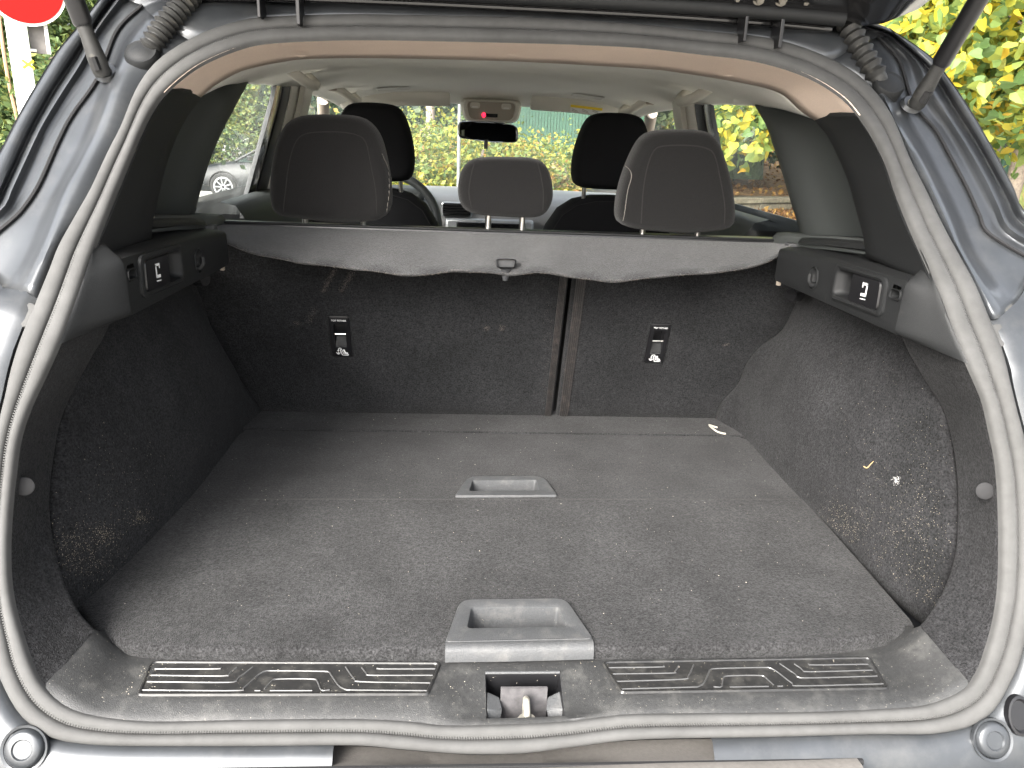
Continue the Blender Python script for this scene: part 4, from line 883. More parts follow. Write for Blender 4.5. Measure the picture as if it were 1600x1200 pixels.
# overhead console
cc = V((.002, 2.15, .744))
def con(pts, d): return [cc+V((p[0], -d-.25*p[1]*0+.15*(-p[1]), p[1])) for p in pts]
cp0 = roundpoly([(-.102, .034), (-.088, -.036), (.094, -.036), (.106, .034)], [.02, .03, .03, .02])
ck = lambda k: [V((p.x*k, p.y*k)) for p in cp0]
con_ = loft('overhead_console', [con([V((p.x*1.12, p.y*1.15+.012)) for p in cp0], -.10), con(ck(1.08), -.01), con(ck(1.0), .012), con(ck(.9), .012), con(ck(.86), .002)], M['liner_plastic'], car, cu=True, cap=True, smooth=50)
mesh('console_face', con(ck(.85), .0028), [tuple(range(len(cp0)))], mat('console_face', (.36, .325, .27), .6), con_, smooth=None); tag(con_, 'overhead lamp console in front of the headliner')
for dx in (-.056, .056):
    r2 = roundpoly([(dx-.018, .006), (dx+.018, .006), (dx+.018, .026), (dx-.018, .026)], .009); lc = loft('reading_lamp', [con(r2, .003), con(r2, .007), con([V((dx+(p.x-dx)*.8, .016+(p.y-.016)*.8)) for p in r2], .007), con([V((dx+(p.x-dx)*.75, .016+(p.y-.016)*.75)) for p in r2], .004)], M['liner_plastic'], con_, cu=True, cap=2)
    mb = MB(); mb.add(con([V((dx-.010, .009)), V((dx+.010, .009)), V((dx+.010, .0125)), V((dx-.010, .0125))], .0075), [(0, 1, 2, 3)]); mb.build('lamp_lens', M['white'], lc, smooth=None)
mb = MB(); mb.add(con([V((-.022, -.022)), V((.026, -.022)), V((.026, -.010)), V((-.022, -.010))], .0035), [(0, 1, 2, 3)]); mb.build('belt_display', M['gloss'], con_, smooth=None)
mb = MB(); mb.add(con([V((-.024+.0075*cos(k*pi/6), -.0155+.009*sin(k*pi/6))) for k in range(12)], .0045)+con([V((-.024, -.0155))], .0075), [(k, (k+1) % 12, 12) for k in range(12)]); mb.build('warning_light', M['warning_red'], con_)
# mirror
mc = V((-.006, 2.24, .672))
mp = roundpoly([(-.108, .032), (-.105, -.026), (.02, -.036), (.115, -.034), (.112, .024), (.02, .034)], [.02, .02, .03, .02, .025, .03])
MR = Matrix.Rotation(radians(-8), 3, 'Z') @ Matrix.Rotation(radians(7), 3, 'X')
mr = loft('rear_view_mirror', [[mc+MR @ V((p.x*k*.98, d, p.y*k)) for p in mp] for k, d in ((.5, .06), (.9, .035), (1.04, .012), (1.05, 0), (1.0, -.004))], M['gloss'], car, cu=True, smooth=60); tag(mr, 'interior rear view mirror with black housing')
mm = bpy.data.materials.new('mirror'); mm.use_nodes = True; b = mm.node_tree.nodes['Principled BSDF']; b.inputs['Metallic'].default_value = 1; b.inputs['Roughness'].default_value = .03; b.inputs['Base Color'].default_value = (.55, .57, .56, 1)
mesh('mirror_glass', [mc+MR @ V((p.x*.96, -.003, p.y*.96)) for p in mp], [tuple(range(len(mp)))], mm, mr, smooth=None)
mb = MB(); mb.box((-.010, -.006, -.062), (.004, .004, -.03)); mb.v = [v+mc for v in mb.v]; mb.build('dip_tab', M['black'], mr, bevel=.002)
tube('mirror_stem', [mc+V((.03, .03, .0)), mc+V((.06, .07, .05)), mc+V((.02, .10, .09))], .018, M['black'], mr, seg=10)
rows = [[V((x, y-.10*(abs(x)/.66)**2, z)) for x in [i*.132-.66 for i in range(11)]] for y, z in ((2.22, .785), (2.42, .70), (2.65, .59), (2.98, .43))]
ws = loft('windscreen', rows_smooth(rows, 12), M['screen'], car, smooth=80); tag(ws, 'windscreen glass with rain spots')

# ---- tailgate, hinges, struts, cable boots
M['bolt'] = mat('bolt', (.14, .13, .11), .4, .7, var=.3, vscale=200)
tgr = []
for y, z, xe in ((.60, .885, .50), (.575, .872, .56), (.54, .866, .585), (.515, .864, .60), (.50, .872, .615), (.47, .885, .62), (.38, .91, .63), (.30, .935, .635), (.22, .98, .64), (0.0, 1.06, .66), (-.30, 1.16, .67), (-.50, 1.22, .64), (-.56, 1.27, .60)):
    row = []
    for k in range(41):
        t = k/20-1; drop = (abs(t)**6)*.0; row.append(V((xe*t, y+.02*abs(t)**4*0, z+.022*(1-t*t)*0-.012*abs(t)**3+.02*max(0, abs(t)-.93)/.07)))
    tgr.append(row)
tg = loft('tailgate', tgr, M['gloss'], car, smooth=50); tag(tg, 'raised tailgate, black underside seen along the top')
skin = [[p+V((0, .05, .09)) for p in r] for r in tgr]
loft('tailgate_skin', skin, M['paint'], tg, smooth=50)
for s in (-1, 1):
    side = [[r[-1 if s > 0 else 0] for r in tgr], [r[-1 if s > 0 else 0] for r in skin]]; loft('tailgate_edge', side, M['paint'], tg)
# moulded bars along the tailgate's lower edge
for dz, dy, rr, m_ in ((.006, -.012, .012, M['plastic']), (-.004, .03, .007, M['gloss'])):
    tube('edge_bar', [V((x/20*.5, .515+dy, .864+dz-.008*(abs(x)/20)**3)) for x in range(-20, 21)], rr, m_, tg, seg=10, smooth=80)
for s in (-1, 1):
    hx = s*.372
    hg = MB(); hg.box((hx-.030, .497, .822), (hx-.025, .535, .90)); hg.build('hinge_leaf', M['black'], tg, bevel=.001)
    hg = MB(); hg.box((hx+.027, .497, .815), (hx+.033, .535, .90)); hg.build('hinge_leaf', M['black'], tg, bevel=.001)
    tube('hinge_pin', [V((hx-.026, .508, .862)), V((hx+.03, .508, .862))], .0065, M['black'], tg, seg=12)
    hb_ = MB(); hb_.box((hx-.035, .488, .874), (hx+.036, .50, .905)); hp = hb_.build('hinge_plate', M['black'], tg, bevel=.003)
    for dx in (-.018, .017):
        mb = MB(); mb.tube([V((hx+dx, .489, .883)), V((hx+dx, .482, .881))], .010, seg=14); mb.tube([V((hx+dx, .482, .881)), V((hx+dx, .475, .879))], .0068, seg=6); mb.build('hinge_bolt', M['bolt'], hp)
    for dx in (-.052, .055):
        mb = MB(); mb.tube([V((hx+dx, .486, .879)), V((hx+dx, .478, .877))], .004, seg=6); mb.build('screw', M['bolt'], tg)
# gas struts
for s, bpx, tpx, e in ((-1, (156, 104), (108, -20), 1), (1, (1437, 155), (1540, -20), 1)):
    b0 = O(*bpx, -.004); top_ = atx(*tpx, b0.x+s*.022); d = (top_-b0).normalized()
    far_ = b0+d*.52
    p1 = b0+d*.035
    gs = tube('gas_strut', [p1+d*.02, p1+d*.024, far_], lambda t: .0115 if t < .1 else .0135, M['black'], car, seg=16, smooth=60); tag(gs, 'black gas strut holding up the tailgate on the '+('left' if s < 0 else 'right'))
    tube('strut_end', [b0-d*.014, b0-d*.008, b0+d*.012, b0+d*.04, b0+d*.058], lambda t: [.010, .0125, .013, .0105, .0105][min(4, int(round(t*4)))], M['bellows'], gs, seg=14, smooth=50)
    n = seal_normal(b0); tube('ball_stud', [b0+V((s*.0, .03, -.01)), b0], .009, M['dirty_steel'], gs, seg=10)
    mb = MB(); u_, v_ = frame_of(n); cb = b0+V((0, .022, -.008)); mb.add([cb+(u_*cos(2*pi*k/20)+v_*sin(2*pi*k/20))*.018 for k in range(20)]+[cb+n*.006+(u_*cos(2*pi*k/20)+v_*sin(2*pi*k/20))*.014 for k in range(20)], [(k, (k+1) % 20, 20+(k+1) % 20, 20+k) for k in range(20)]+[tuple(range(20, 40))]); mb.build('stud_base', M['paint'], gs)
    clip_ = MB(); clip_.tube([b0+d*.0-V((0, .012, 0))-d*.006, b0-V((0, .012, 0))+d*.012], .006, seg=8); clip_.build('spring_clip', M['black'], gs)
# ribbed cable boots
for s, pxs in ((-1, [(230, 92), (238, 70), (258, 40), (285, 8), (310, -25)]), (1, [(1378, 138), (1372, 122), (1352, 88), (1328, 45), (1310, 5), (1300, -30)])):
    pth = [O(*p, dy) for p, dy in zip(pxs, ([.02, -.004, -.016, -.022, -.022, -.022]))]
    pth = resample(pth, 220)
    nr = 14
    bo = tube('cable_boot', pth, lambda t: .0130 if t < .12 else .0125+.0058*(1-abs(((nr*(t-.12)/.88) % 1)*2-1))**1.2, M['bellows'], car, seg=20, smooth=60); tag(bo, 'ribbed black rubber cable boot on the '+('left' if s < 0 else 'right')+' of the roof edge')
    c = pth[0]+V((0, -.014, 0)); n = seal_normal(c); u_, v_ = frame_of(n)
    loft('grommet', [[c+(u_*cos(2*pi*k/24)+v_*sin(2*pi*k/24))*a+n*h for k in range(24)] for a, h in ((.025, -.012), (.025, .008), (.022, .013), (.018, .012), (.014, .014))], M['plastic'], bo, cu=True, cap=True, smooth=50)

# ================================================================== THINGS IN THE BOOT
cover = empty('cargo_cover', (0, .80, .47)); tag(cover, 'charcoal roller cargo cover with drooping wavy front edge, stretched across the top of the boot', 'cargo cover')
EDGE = [(334, 366), (345, 374), (370, 385), (400, 394), (430, 401), (462, 407), (495, 411), (525, 415), (575, 420), (600, 424), (625, 427), (662, 427), (690, 424), (712, 421), (745, 423), (775, 425), (800, 427), (837, 424), (860, 425), (875, 427), (900, 432), (925, 435), (950, 437), (975, 437), (1012, 432), (1045, 429), (1075, 427), (1112, 424), (1150, 420), (1180, 413), (1200, 407), (1220, 396), (1234, 386)]
front_e = resample([aty(x, y, .655+.006*sin(x*.05)+.06*(abs(x-785)/450)**4) for x, y in EDGE], 160)
back_e = []
for p in front_e:
    t = (p.x+.558)/1.115; back_e.append(V((-.597+1.21*t, .845, .472-.003*t)))
sag = []
for k in range(9):
    t = k/8; sag.append([a.lerp(b, t)+V((0, 0, .006*sin(pi*t)+.0012*sin(a.x*60+t*4)*t)) for a, b in zip(back_e, front_e)])
under = [[p+V((0, .001, -.0045)) for p in r] for r in reversed(sag)]
sheet = loft('cover_sheet', sag+[[p+V((0, -.002, -.002)) for p in front_e]]+under, M['shelf'], cover, smooth=70)
fr = MB()
for k in range(2600):
    i = random.uniform(0, 158.9); a = front_e[int(i)].lerp(front_e[int(i)+1], i % 1); L_ = random.uniform(.001, .0035)
    a = a+V((0, random.uniform(-.003, .003), random.uniform(-.0035, .0005))); d = V((random.gauss(0, .6), -abs(random.gauss(.5, .4)), random.gauss(-.3, .6))).normalized()*L_; u_ = V((.0003, 0, 0))
    fr.add([a-u_, a+u_, a+d], [(0, 1, 2)])
M['fuzz'] = mat('fuzz', (.16, .14, .125), .95)
tag(fr.build('frayed_edge', M['fuzz'], sheet, smooth=None), kind='stuff')
cas = loft('cassette', [[V((x, .845+a, .463+b)) for a, b in ((-.004, .006), (-.002, .012), (.012, .014), (.05, .012), (.06, 0), (.05, -.02), (.01, -.026), (-.004, -.014))] for x in (-.605, -.6, .602, .607)], M['black'], cover, cu=True, cap=True, smooth=40)
tube('cassette_lip', [V((-.6, .842, .4765)), V((.605, .842, .4745))], .0028, M['plastic'], cas, seg=8)
M['pull'] = mat('pull_plastic', (.03, .031, .033), .5)
hp_ = aty(790, 413, .675)
hh = roundpoly([(-.017, -.007), (.017, -.007), (.019, .009), (-.019, .009)], .004)
hd_ = loft('pull_handle', [[hp_+V((p.x*k, -.016+d, p.y*k+.004-.004*d/.02)) for p in hh] for k, d in ((1.05, .018), (1.05, .006), (.92, .003), (.84, .011))], M['pull'], sheet, cu=True, cap=True, smooth=50)
tube('handle_tongue', [hp_+V((0, -.006, -.008)), hp_+V((0, -.004, -.030))], lambda t: .010-.005*t, M['pull'], sheet, seg=10)
for s, p in ((-1, V((-.606, .80, .468))), (1, V((.608, .80, .470)))):
    mb = MB(); mb.box((-.022, -.03, -.016), (.022, .05, .014)); mb.v = [v+p for v in mb.v]; mb.build('end_cap', M['handle_plastic'] if s > 0 else M['plastic'], cover, bevel=.004)

# bits of dirt
M['lint'] = mat('lint', (.35, .35, .34), .9)
wdg = bpy.context.evaluated_depsgraph_get(); walls = [o for o in bpy.data.objects if o.name.startswith('side_carpet')]
def on_wall(x, y):
    best = None
    for o in walls:
        ok, loc, nor, _ = o.ray_cast(CAM, ray(x, y).normalized())
        if ok and (best is None or (loc-CAM).length < (best[0]-CAM).length): best = (loc.copy(), nor.copy())
    if best and best[1].dot(CAM-best[0]) < 0: best = (best[0], -best[1])
    return best
def straw(name, pts, r, col, label, cat):
    o = tube(name, resample(pts, 14), lambda t: r*(1-.5*t), mat(name+'_m', col, .8), None, seg=5); tag(o, label, cat); return o
wallx = .597
straw('dry_straw', [on_wall(x, y)[0]+on_wall(x, y)[1]*.0015 for x, y in ((1351, 729), (1356, 731), (1362, 725), (1366, 721))], .0011, (.45, .33, .16), 'tiny dry straw stuck on the right carpet wall', 'straw')
fl_ = MB(); c, cn_ = on_wall(1402, 750); cu_, cv_ = frame_of(cn_)
for k in range(70):
    a = c+cn_*.001+cu_*random.gauss(0, .0035)+cv_*random.gauss(0, .004); d = cn_*.0006+cu_*random.gauss(0, .002)+cv_*random.gauss(0, .002); u_ = cu_*random.gauss(0, .0006)+cv_*random.gauss(0, .0006)
    fl_.add([a, a+d, a+d+u_, a+u_], [(0, 1, 2, 3)])
tag(fl_.build('lint_tuft', M['lint'], None, smooth=None), 'white tuft of lint on the right carpet wall', 'lint')
cr = MB()
def crumb(p, r_, n=V((0, 0, 1))):
    u_, v_ = frame_of(n); a = random.uniform(0, 6)
    vs = [p+(u_*cos(a+k*2.1)+v_*sin(a+k*2.1))*r_*random.uniform(.6, 1.2) for k in range(3)]+[p+n*r_*.8]; cr.add(vs, [(0, 1, 3), (1, 2, 3), (2, 0, 3)])
for k in range(420):
    x, y = random.uniform(-.56, .55), random.uniform(.11, .95); crumb(V((x, y, FZ0+.0008)), random.choice((.0004, .0005, .0006, .0008, .0012 if random.random() < .2 else .0005)))
for k in range(260):
    x = random.choice((random.uniform(-.56, .56), random.uniform(-.56, -.46))); crumb(V((x, random.uniform(.012, .072), .0016)), random.uniform(.0003, .0008))
tag(cr.build('crumbs', mat('crumb', (.50, .46, .38), .9, var=.4, vscale=500), None, smooth=None), 'pale crumbs scattered on the boot floor and sill', 'crumbs', kind='stuff')

sd = MB()
def grain(p, r_, n):
    u_, v_ = frame_of(n); a = random.uniform(0, 6); vs = [p+(u_*cos(a+k*2.1)+v_*sin(a+k*2.1))*r_*random.uniform(.6, 1.3) for k in range(3)]+[p+n*r_*.7]; sd.add(vs, [(0, 1, 3), (1, 2, 3), (2, 0, 3)])
for s, cl_ in ((1, ((1312, 815, 22, 18, 340), (1400, 850, 50, 55, 560), (1455, 930, 12, 14, 60), (1440, 800, 16, 80, 160), (1385, 690, 70, 70, 120))), (-1, ((115, 850, 18, 22, 260), (165, 835, 14, 10, 200), (150, 880, 30, 20, 200), (217, 810, 10, 8, 120), (200, 760, 50, 50, 150)))):
    for cx_, cy_, sx_, sy_, n_ in cl_:
        for _ in range(n_):
            q = (random.gauss(cx_, sx_), random.gauss(cy_, sy_)); hw = on_wall(*q)
            if hw is None or hw[0].z < .022 or hw[0].z > .4 or hw[0].y > .85: continue
            grain(hw[0]+hw[1]*.0004, random.uniform(.0003, .0007), hw[1])
tag(sd.build('sand_grains', mat('sand', (.38, .33, .25), .9, var=.4, vscale=400), None, smooth=None), 'pale sand grains caught low in the carpet walls', 'sand', kind='stuff')
sf = MB()
for x0, y0, x1, y1, w_, n_ in ((523, 420, 505, 456, 2.5, 420), (552, 424, 533, 455, 3, 300), (492, 482, 482, 505, 4, 160), (462, 503, 466, 506, 3, 60), (760, 510, 761, 516, 2.5, 80), (784, 508, 784, 517, 2.5, 90), (902, 505, 900, 530, 1.6, 140), (884, 560, 878, 640, 1.5, 120), (1130, 540, 1140, 537, 1.5, 60), (860, 440, 850, 640, 5, 150)):
    for _ in range(n_):
        t = random.random(); p = SB(x0+(x1-x0)*t+random.gauss(0, w_), y0+(y1-y0)*t+random.gauss(0, w_*.5))+nS*.0006; d = V((random.gauss(-.3, .6), 0, random.gauss(.6, .6))).normalized()*random.uniform(.001, .003); d.y = -.38*d.z; u_ = V((.00022, 0, 0))
        sf.add([p-u_, p+u_, p+d], [(0, 1, 2)])
tag(sf.build('scuff_marks', mat('scuff', (.13, .11, .095), .95), None, smooth=None), 'pale scuff marks rubbed into the carpeted seat backs', 'scuffs', kind='stuff')

# ================================================================== OUTSIDE
import numpy as np
rs = np.random.RandomState(5)
def gz(x, y): return -.75-.086*min(14, max(0, -x-1.0))
xs_ = [-220, -120, -70, -40, -25]+list(range(-18, 22, 2))+[25, 40, 70, 120, 220]; ys_ = [-220, -110, -50, -20, -8, -3, 0, 3]+list(range(6, 40, 4))+[50, 80, 140, 260]
grd = loft('ground', [[V((x, y, gz(x, y))) for x in xs_] for y in ys_], M['pale_concrete'], None, smooth=60); tag(grd, kind='structure')

def leaf_mesh(name, centres, size, m, parent=None, heart=False, droop=.5, label=None):
    c = np.asarray(centres, float); n = len(c)
    d = rs.normal(size=(n, 3)); d[:, 2] = d[:, 2]*.6-droop; d /= np.linalg.norm(d, axis=1)[:, None]
    r_ = rs.normal(size=(n, 3)); s_ = np.cross(d, r_); s_ /= np.linalg.norm(s_, axis=1)[:, None]; nn = np.cross(d, s_)
    L = size*rs.uniform(.6, 1.25, size=(n, 1))
    if heart: shp = [(0, .0, 0), (-.12, .35, .05), (.2, .5, .10), (.65, .33, .04), (1, 0, -.08), (.65, -.33, .04), (.2, -.5, .10), (-.12, -.35, .05)]
    else: shp = [(0, 0, 0), (.45, .33, .08), (1, 0, -.05), (.45, -.33, .08)]
    k = len(shp)
    vs = np.stack([c+L*(a*d+b*s_+e*nn) for a, b, e in shp], 1).reshape(-1, 3)
    me = bpy.data.meshes.new(name); me.from_pydata(vs.tolist(), [], np.arange(n*k).reshape(n, k).tolist()); me.materials.append(m)
    o = bpy.data.objects.new(name, me); link(o, parent); return o
def blob(c, rx, rz, n, clump=.22, per=14):
    """leaf positions in clumps through an ellipsoid"""
    m = max(1, n//per); u = rs.normal(size=(m, 3)); u /= np.linalg.norm(u, axis=1)[:, None]; u *= rs.uniform(.25, 1, size=(m, 1))**.6
    cc = np.array(c)+u*np.array([rx, rx, rz]); p = np.repeat(cc, per, 0); return p+rs.normal(size=p.shape)*clump*np.array([1, 1, .6])
def tree(label, base, trunk_r, top, blobs, leaf, m, heart=False, bark=None, group=None, name='tree', cat='tree', limbs=5, clump=.22):
    base = V(base); t = empty(name, base); tag(t, label, cat, group)
    top = V(top)
    trunk = [base+(top-base)*k/6+V((random.gauss(0, .04), random.gauss(0, .04), 0))*(0 < k < 6) for k in range(7)]
    tr_ = tube('trunk', resample(trunk, 16), lambda q: trunk_r*(1.15-.75*q), bark or M['bark'], t, seg=12, smooth=80)
    pts = []
    for i, (c, rx, rz, n) in enumerate(blobs):
        pts.append(blob(c, rx, rz, n, clump))
        st_ = base.lerp(top, random.uniform(.55, .95)); c = V(c)
        tube('limb', resample([st_, st_.lerp(c, .5)+V((0, 0, .15)), c], 8), lambda q: trunk_r*.35*(1-.8*q), bark or M['bark'], t, seg=6)
        for _ in range(limbs):
            e = c+V((random.uniform(-rx, rx), random.uniform(-rx, rx), random.uniform(-rz, rz)))*.8
            tube('branch', [c.lerp(st_, .2), c.lerp(e, .5)+V((0, 0, .05)), e], lambda q: trunk_r*.12*(1-.7*q)+.003, bark or M['bark'], t, seg=5)
    leaf_mesh('crown', np.concatenate(pts), leaf, m, t, heart)
    return t
def shrub(label, base, rx, h, n, leaf, m, group=None):
    base = V(base); t = empty('shrub', base); tag(t, label, 'shrub', group)
    for k in range(6): 
        e = base+V((random.uniform(-rx, rx)*.6, random.uniform(-rx, rx)*.6, h*random.uniform(.6, .95)))
        tube('stem', [base, base.lerp(e, .5)+V((random.gauss(0, .05), 0, 0)), e], .012, M['bark'], t, seg=5)
    leaf_mesh('foliage', blob(base+V((0, 0, h*.5)), rx, h*.55, n, .16, 10), leaf, m, t, droop=.1)
    return t

# right: lime tree whose low leafy boughs hang beside the car
def F(x, y, D): return tuple(far(x, y, D))
pb = far(1556, 240, 9.5); 
tree('young lime tree with yellowing leaves, its slim trunk beside the green fence on the right', (pb.x, pb.y, gz(0, 0)), .075, (pb.x-.1, pb.y, 4.2),
     [(F(1500, 30, 6.5), 1.25, .8, 4200), (F(1590, 70, 7.2), 1.2, .75, 4200), (F(1430, 60, 7.6), 1.1, .7, 3200), (F(1530, 125, 7.8), .85, .42, 2600), (F(1640, 130, 7.5), .9, .5, 1900), (F(1460, -60, 7), 1.6, .9, 1800), (F(1590, -90, 7), 1.8, 1.0, 1800), (F(1470, 120, 8.2), .5, .35, 500)], .078, M['leaf_lime'], heart=True, clump=.2)
for i, (x, D, lab) in enumerate(((1395, 15, 'yellow-green tree behind the lime, just right of the tailgate'), (1500, 17, 'yellowing tree further off behind the lime tree'), (1600, 15, 'yellowing tree at the right edge behind the green fence'))):
    b_ = far(x, 207, D); z0 = -.4
    tree(lab, (b_.x, b_.y, z0), .12, (b_.x, b_.y, 4.5), [((b_.x, b_.y, 3.4), 2.6, 2.0, 6000), ((b_.x+.5, b_.y-.5, 1.9), 2.3, .8, 3500), ((b_.x-.7, b_.y, 5.2), 2.2, 1.2, 2500)], .16, M['leaf_lime'], clump=.3, limbs=3)
# seen through the right rear window
tb = far(1163, 250, 18.0)
tree('broad mossy tree trunk on the leaf-covered bank seen through the right window', (tb.x, tb.y, -.1), .38, (tb.x+.2, tb.y, 6), [(F(1140, 180, 12), .55, .45, 420), (F(1125, 205, 12.5), .35, .35, 200), (F(1185, 200, 12), .45, .22, 160), (F(1210, 175, 12.3), .5, .3, 160), (F(1175, 222, 11.5), .22, .12, 60), (F(1180, 60, 15), 2.5, 1.2, 2500)], .13, M['leaf_lime'], heart=True, bark=mat('bark_mossy', (.075, .10, .06), .9, var=.5, vscale=12, bump=1, bscale=30))
wl = empty('retaining_wall', far(1180, 332, 16.6)); tag(wl, 'low weathered stone wall holding back the bank of fallen leaves', 'wall')
A0, B0 = far(1085, 344, 15.4), far(1330, 322, 19.0); A0.z = B0.z = GROUND
wd = (B0-A0).normalized(); wn_ = V((-wd.y, wd.x, 0)); WL = (B0-A0).length; kk = 0; x = 0.
while x < WL:
    L_ = random.uniform(.55, 1.1); hgt = random.uniform(.20, .23); a = A0+wd*x
    for nm, z0, z1, in_ in (('stone', 0, .115+random.uniform(-.01, .01), random.uniform(0, .02)), ('stone', .125, .245, random.uniform(0, .02)), ('coping_stone', .255, .36+random.uniform(-.01, .01), -.03)):
        b0_, b1_ = a+wd*.006, a+wd*(min(L_, WL-x)-.006)
        pts = [b0_+wn_*in_, b1_+wn_*in_, b1_+wn_*.4, b0_+wn_*.4]
        vs = [p+V((0, 0, z0-.02*(z0 == 0))) for p in pts]+[p+V((0, 0, z1+random.uniform(-.006, .006))) for p in pts]
        mesh(nm, vs, [(0, 3, 2, 1), (4, 5, 6, 7), (0, 1, 5, 4), (1, 2, 6, 5), (2, 3, 7, 6), (3, 0, 4, 7)], M['stone'], wl, smooth=None, bevel=.012)
    x += L_
# leaf-covered bank behind the wall and litter in front of it
bank_rows = []
for d, z in ((.3, -.42), (1.2, -.25), (2.5, .0), (5, .35), (9, .5), (25, .6)):
    bank_rows.append([A0-wd*14+wd*u*1.0+wn_*d+V((0, 0, z-A0.z+.06*sin(u*.9+d))) for u in [10.5+i*1.2 for i in range(34)]])
M['soil'] = mat('soil', (.20, .12, .06), .95, var=.5, vscale=6, bump=1, bscale=15, dust=((.38, .22, .08), 9, .4, .7, .7))
bk_ = loft('bank', bank_rows, M['soil'], None, smooth=80); tag(bk_, kind='structure')
pts = []
for k in range(9000):
    u = rs.uniform(10.5, 46); d = rs.uniform(.3, 6)**1.0; z = interp(d, (.3, 1.2, 2.5, 5, 9), (-.42, -.25, 0, .35, .5)); p = A0-wd*14+wd*u+wn_*d; pts.append((p.x, p.y, z+.06*sin(u*.9+d)+rs.uniform(0, .05)))
for k in range(11000):
    u = rs.uniform(12, 34); d = -abs(rs.normal(0, 1.6)); p = A0-wd*14+wd*u+wn_*d; pts.append((p.x, p.y, GROUND+.01+rs.uniform(0, .04)+max(0, .10+.12*d)))
lt = leaf_mesh('fallen_leaves', pts, .11, M['leaf_litter'], None, droop=0); tag(lt, 'orange-brown fallen leaves on the bank and along the wall', 'leaves', kind='stuff')
# green railing far right
fa, fb_ = far(1560, 300, 21.), far(1690, 300, 25.); ztop, zbot = far(1590, 199, 22).z, far(1592, 290, 22).z
fe = empty('green_railing', (fa.x, fa.y, zbot)); tag(fe, 'green metal railing with thin upright bars at the far right', 'fence')
nb = 26
for k in range(nb):
    p = fa.lerp(fb_, k/(nb-1)); tube('bar', [V((p.x, p.y, zbot)), V((p.x, p.y, ztop))], .012, M['fence_green'], fe, seg=5)
for z in (ztop-.03, zbot+.06): tube('rail', [V((fa.x, fa.y, z)), V((fb_.x, fb_.y, z))], .03, M['fence_green'], fe, seg=6)
yb = [[fa.lerp(fb_, t)+(V((0.35, .94, 0))*d)+V((0, 0, zbot-.02+z-fa.z)) for t in (-1.5, 0, 1, 2.5)] for d, z in ((-.6, -.3), (0, 0), (4, .1), (14, .9))]
yb = [[V((p.x, p.y, p.z)) for p in r] for r in yb]
for r in yb:
    for p in r: p.z += fa.z-fa.z
vs, fs = grid([[V((p.x, p.y, zbot-.02+zz)) for p in r] for r, zz in zip(yb, (-.5, 0, .12, .9))]); gb = mesh('grass_bank', vs, fs, mat('bank_grass', (.22, .25, .07), .95, var=.5, vscale=9, bump=1, bscale=30, dust=((.35, .22, .09), 3, .5, .7, .7)), None); tag(gb, kind='structure')
bx = MB(); p = far(1578, 245, 23.5); bx.box((p.x-.35, p.y-.3, zbot), (p.x+.35, p.y+.3, zbot+.75)); bx.box((p.x-.38, p.y-.33, zbot+.75), (p.x+.38, p.y+.33, zbot+.82)); tag(bx.build('waste_bin', M['fence_green'], None, bevel=.03), 'dark green bin standing behind the green railing', 'bin')

# ahead: bright shrubs, tall green fence, trees
sp2 = [(640, 262, 8.5, .9, 1.25, 'leaf_shrub', 'bright yellow-green shrub ahead of the car, left of the windscreen middle'), (690, 255, 8.0, .8, 1.2, 'leaf_shrub', 'yellow-green shrub in front of the pale lamp post'), (735, 262, 8.3, .8, 1.15, 'leaf_shrub', 'yellow-green shrub just below the mirror'),
       (790, 262, 8.6, .8, 1.2, 'leaf_shrub', 'yellow-green shrub behind the middle head rest'), (838, 262, 8.4, .7, .95, 'leaf_rust', 'rust-tinged shrub in front of the green fence'), (880, 268, 8.8, .8, .85, 'leaf_rust', 'low rust-brown shrub at the right of the windscreen'),
       (590, 255, 9, 1.0, 1.4, 'leaf_shrub', 'yellow-green shrub hidden mostly by the driver head rest'), (940, 255, 9, 1.0, 1.3, 'leaf_shrub', 'yellow-green shrub mostly behind the passenger head rest'), (660, 225, 10.5, 1.2, 1.5, 'leaf_shrub', 'taller yellow-green bush behind the pale trunk'), (850, 240, 11, .8, 1.25, 'leaf_shrub', 'taller yellowing bush against the green fence'), (745, 228, 10.8, 1.0, 1.4, 'leaf_shrub', 'taller yellow-green bush behind the lamp post')]
for x, y, D, rx, h, m_, lab in sp2:
    p = far(x, y, D); shrub(lab, (p.x, p.y, gz(p.x, p.y)+.12), rx, h+.02, 4200, .062, M[m_], 'shrubs ahead of the car')
pf = empty('green_fence', far(900, 240, 13.5)); tag(pf, 'tall green pale fence ahead of the car on the right', 'fence')
fa2, fb2 = far(800, 240, 13.8), far(1010, 240, 13.0)
for k in range(44):
    p = fa2.lerp(fb2, k/43); mb = MB(); mb.box((p.x-.022, p.y-.008, GROUND), (p.x+.022, p.y+.008, 1.9+.03*(k % 2))); mb.build('pale', M['fence_pale'] if 'fence_pale' in M else M['fence_green'], pf, smooth=None)
for z in (-.2, 1.5): mb = MB(); mb.add([fa2+V((0, .02, z-fa2.z)), fb2+V((0, .02, z-fb2.z)), fb2+V((0, .02, z+.06-fb2.z)), fa2+V((0, .02, z+.06-fa2.z)), fa2+V((0, .05, z-fa2.z)), fb2+V((0, .05, z-fb2.z)), fb2+V((0, .05, z+.06-fb2.z)), fa2+V((0, .05, z+.06-fa2.z))], [(0, 1, 2, 3), (4, 7, 6, 5), (0, 4, 5, 1), (3, 2, 6, 7), (0, 3, 7, 4), (1, 5, 6, 2)]); mb.build('rail', M['fence_green'], pf, smooth=None)
M['lamp_paint'] = mat('lamp_paint', (.15, .155, .155), .5)
p = far(717, 230, 7.0); lp = empty('lamp_post', (p.x, p.y, GROUND)); tag(lp, 'slim pale grey lamp post ahead of the car, left of the mirror', 'lamp post')
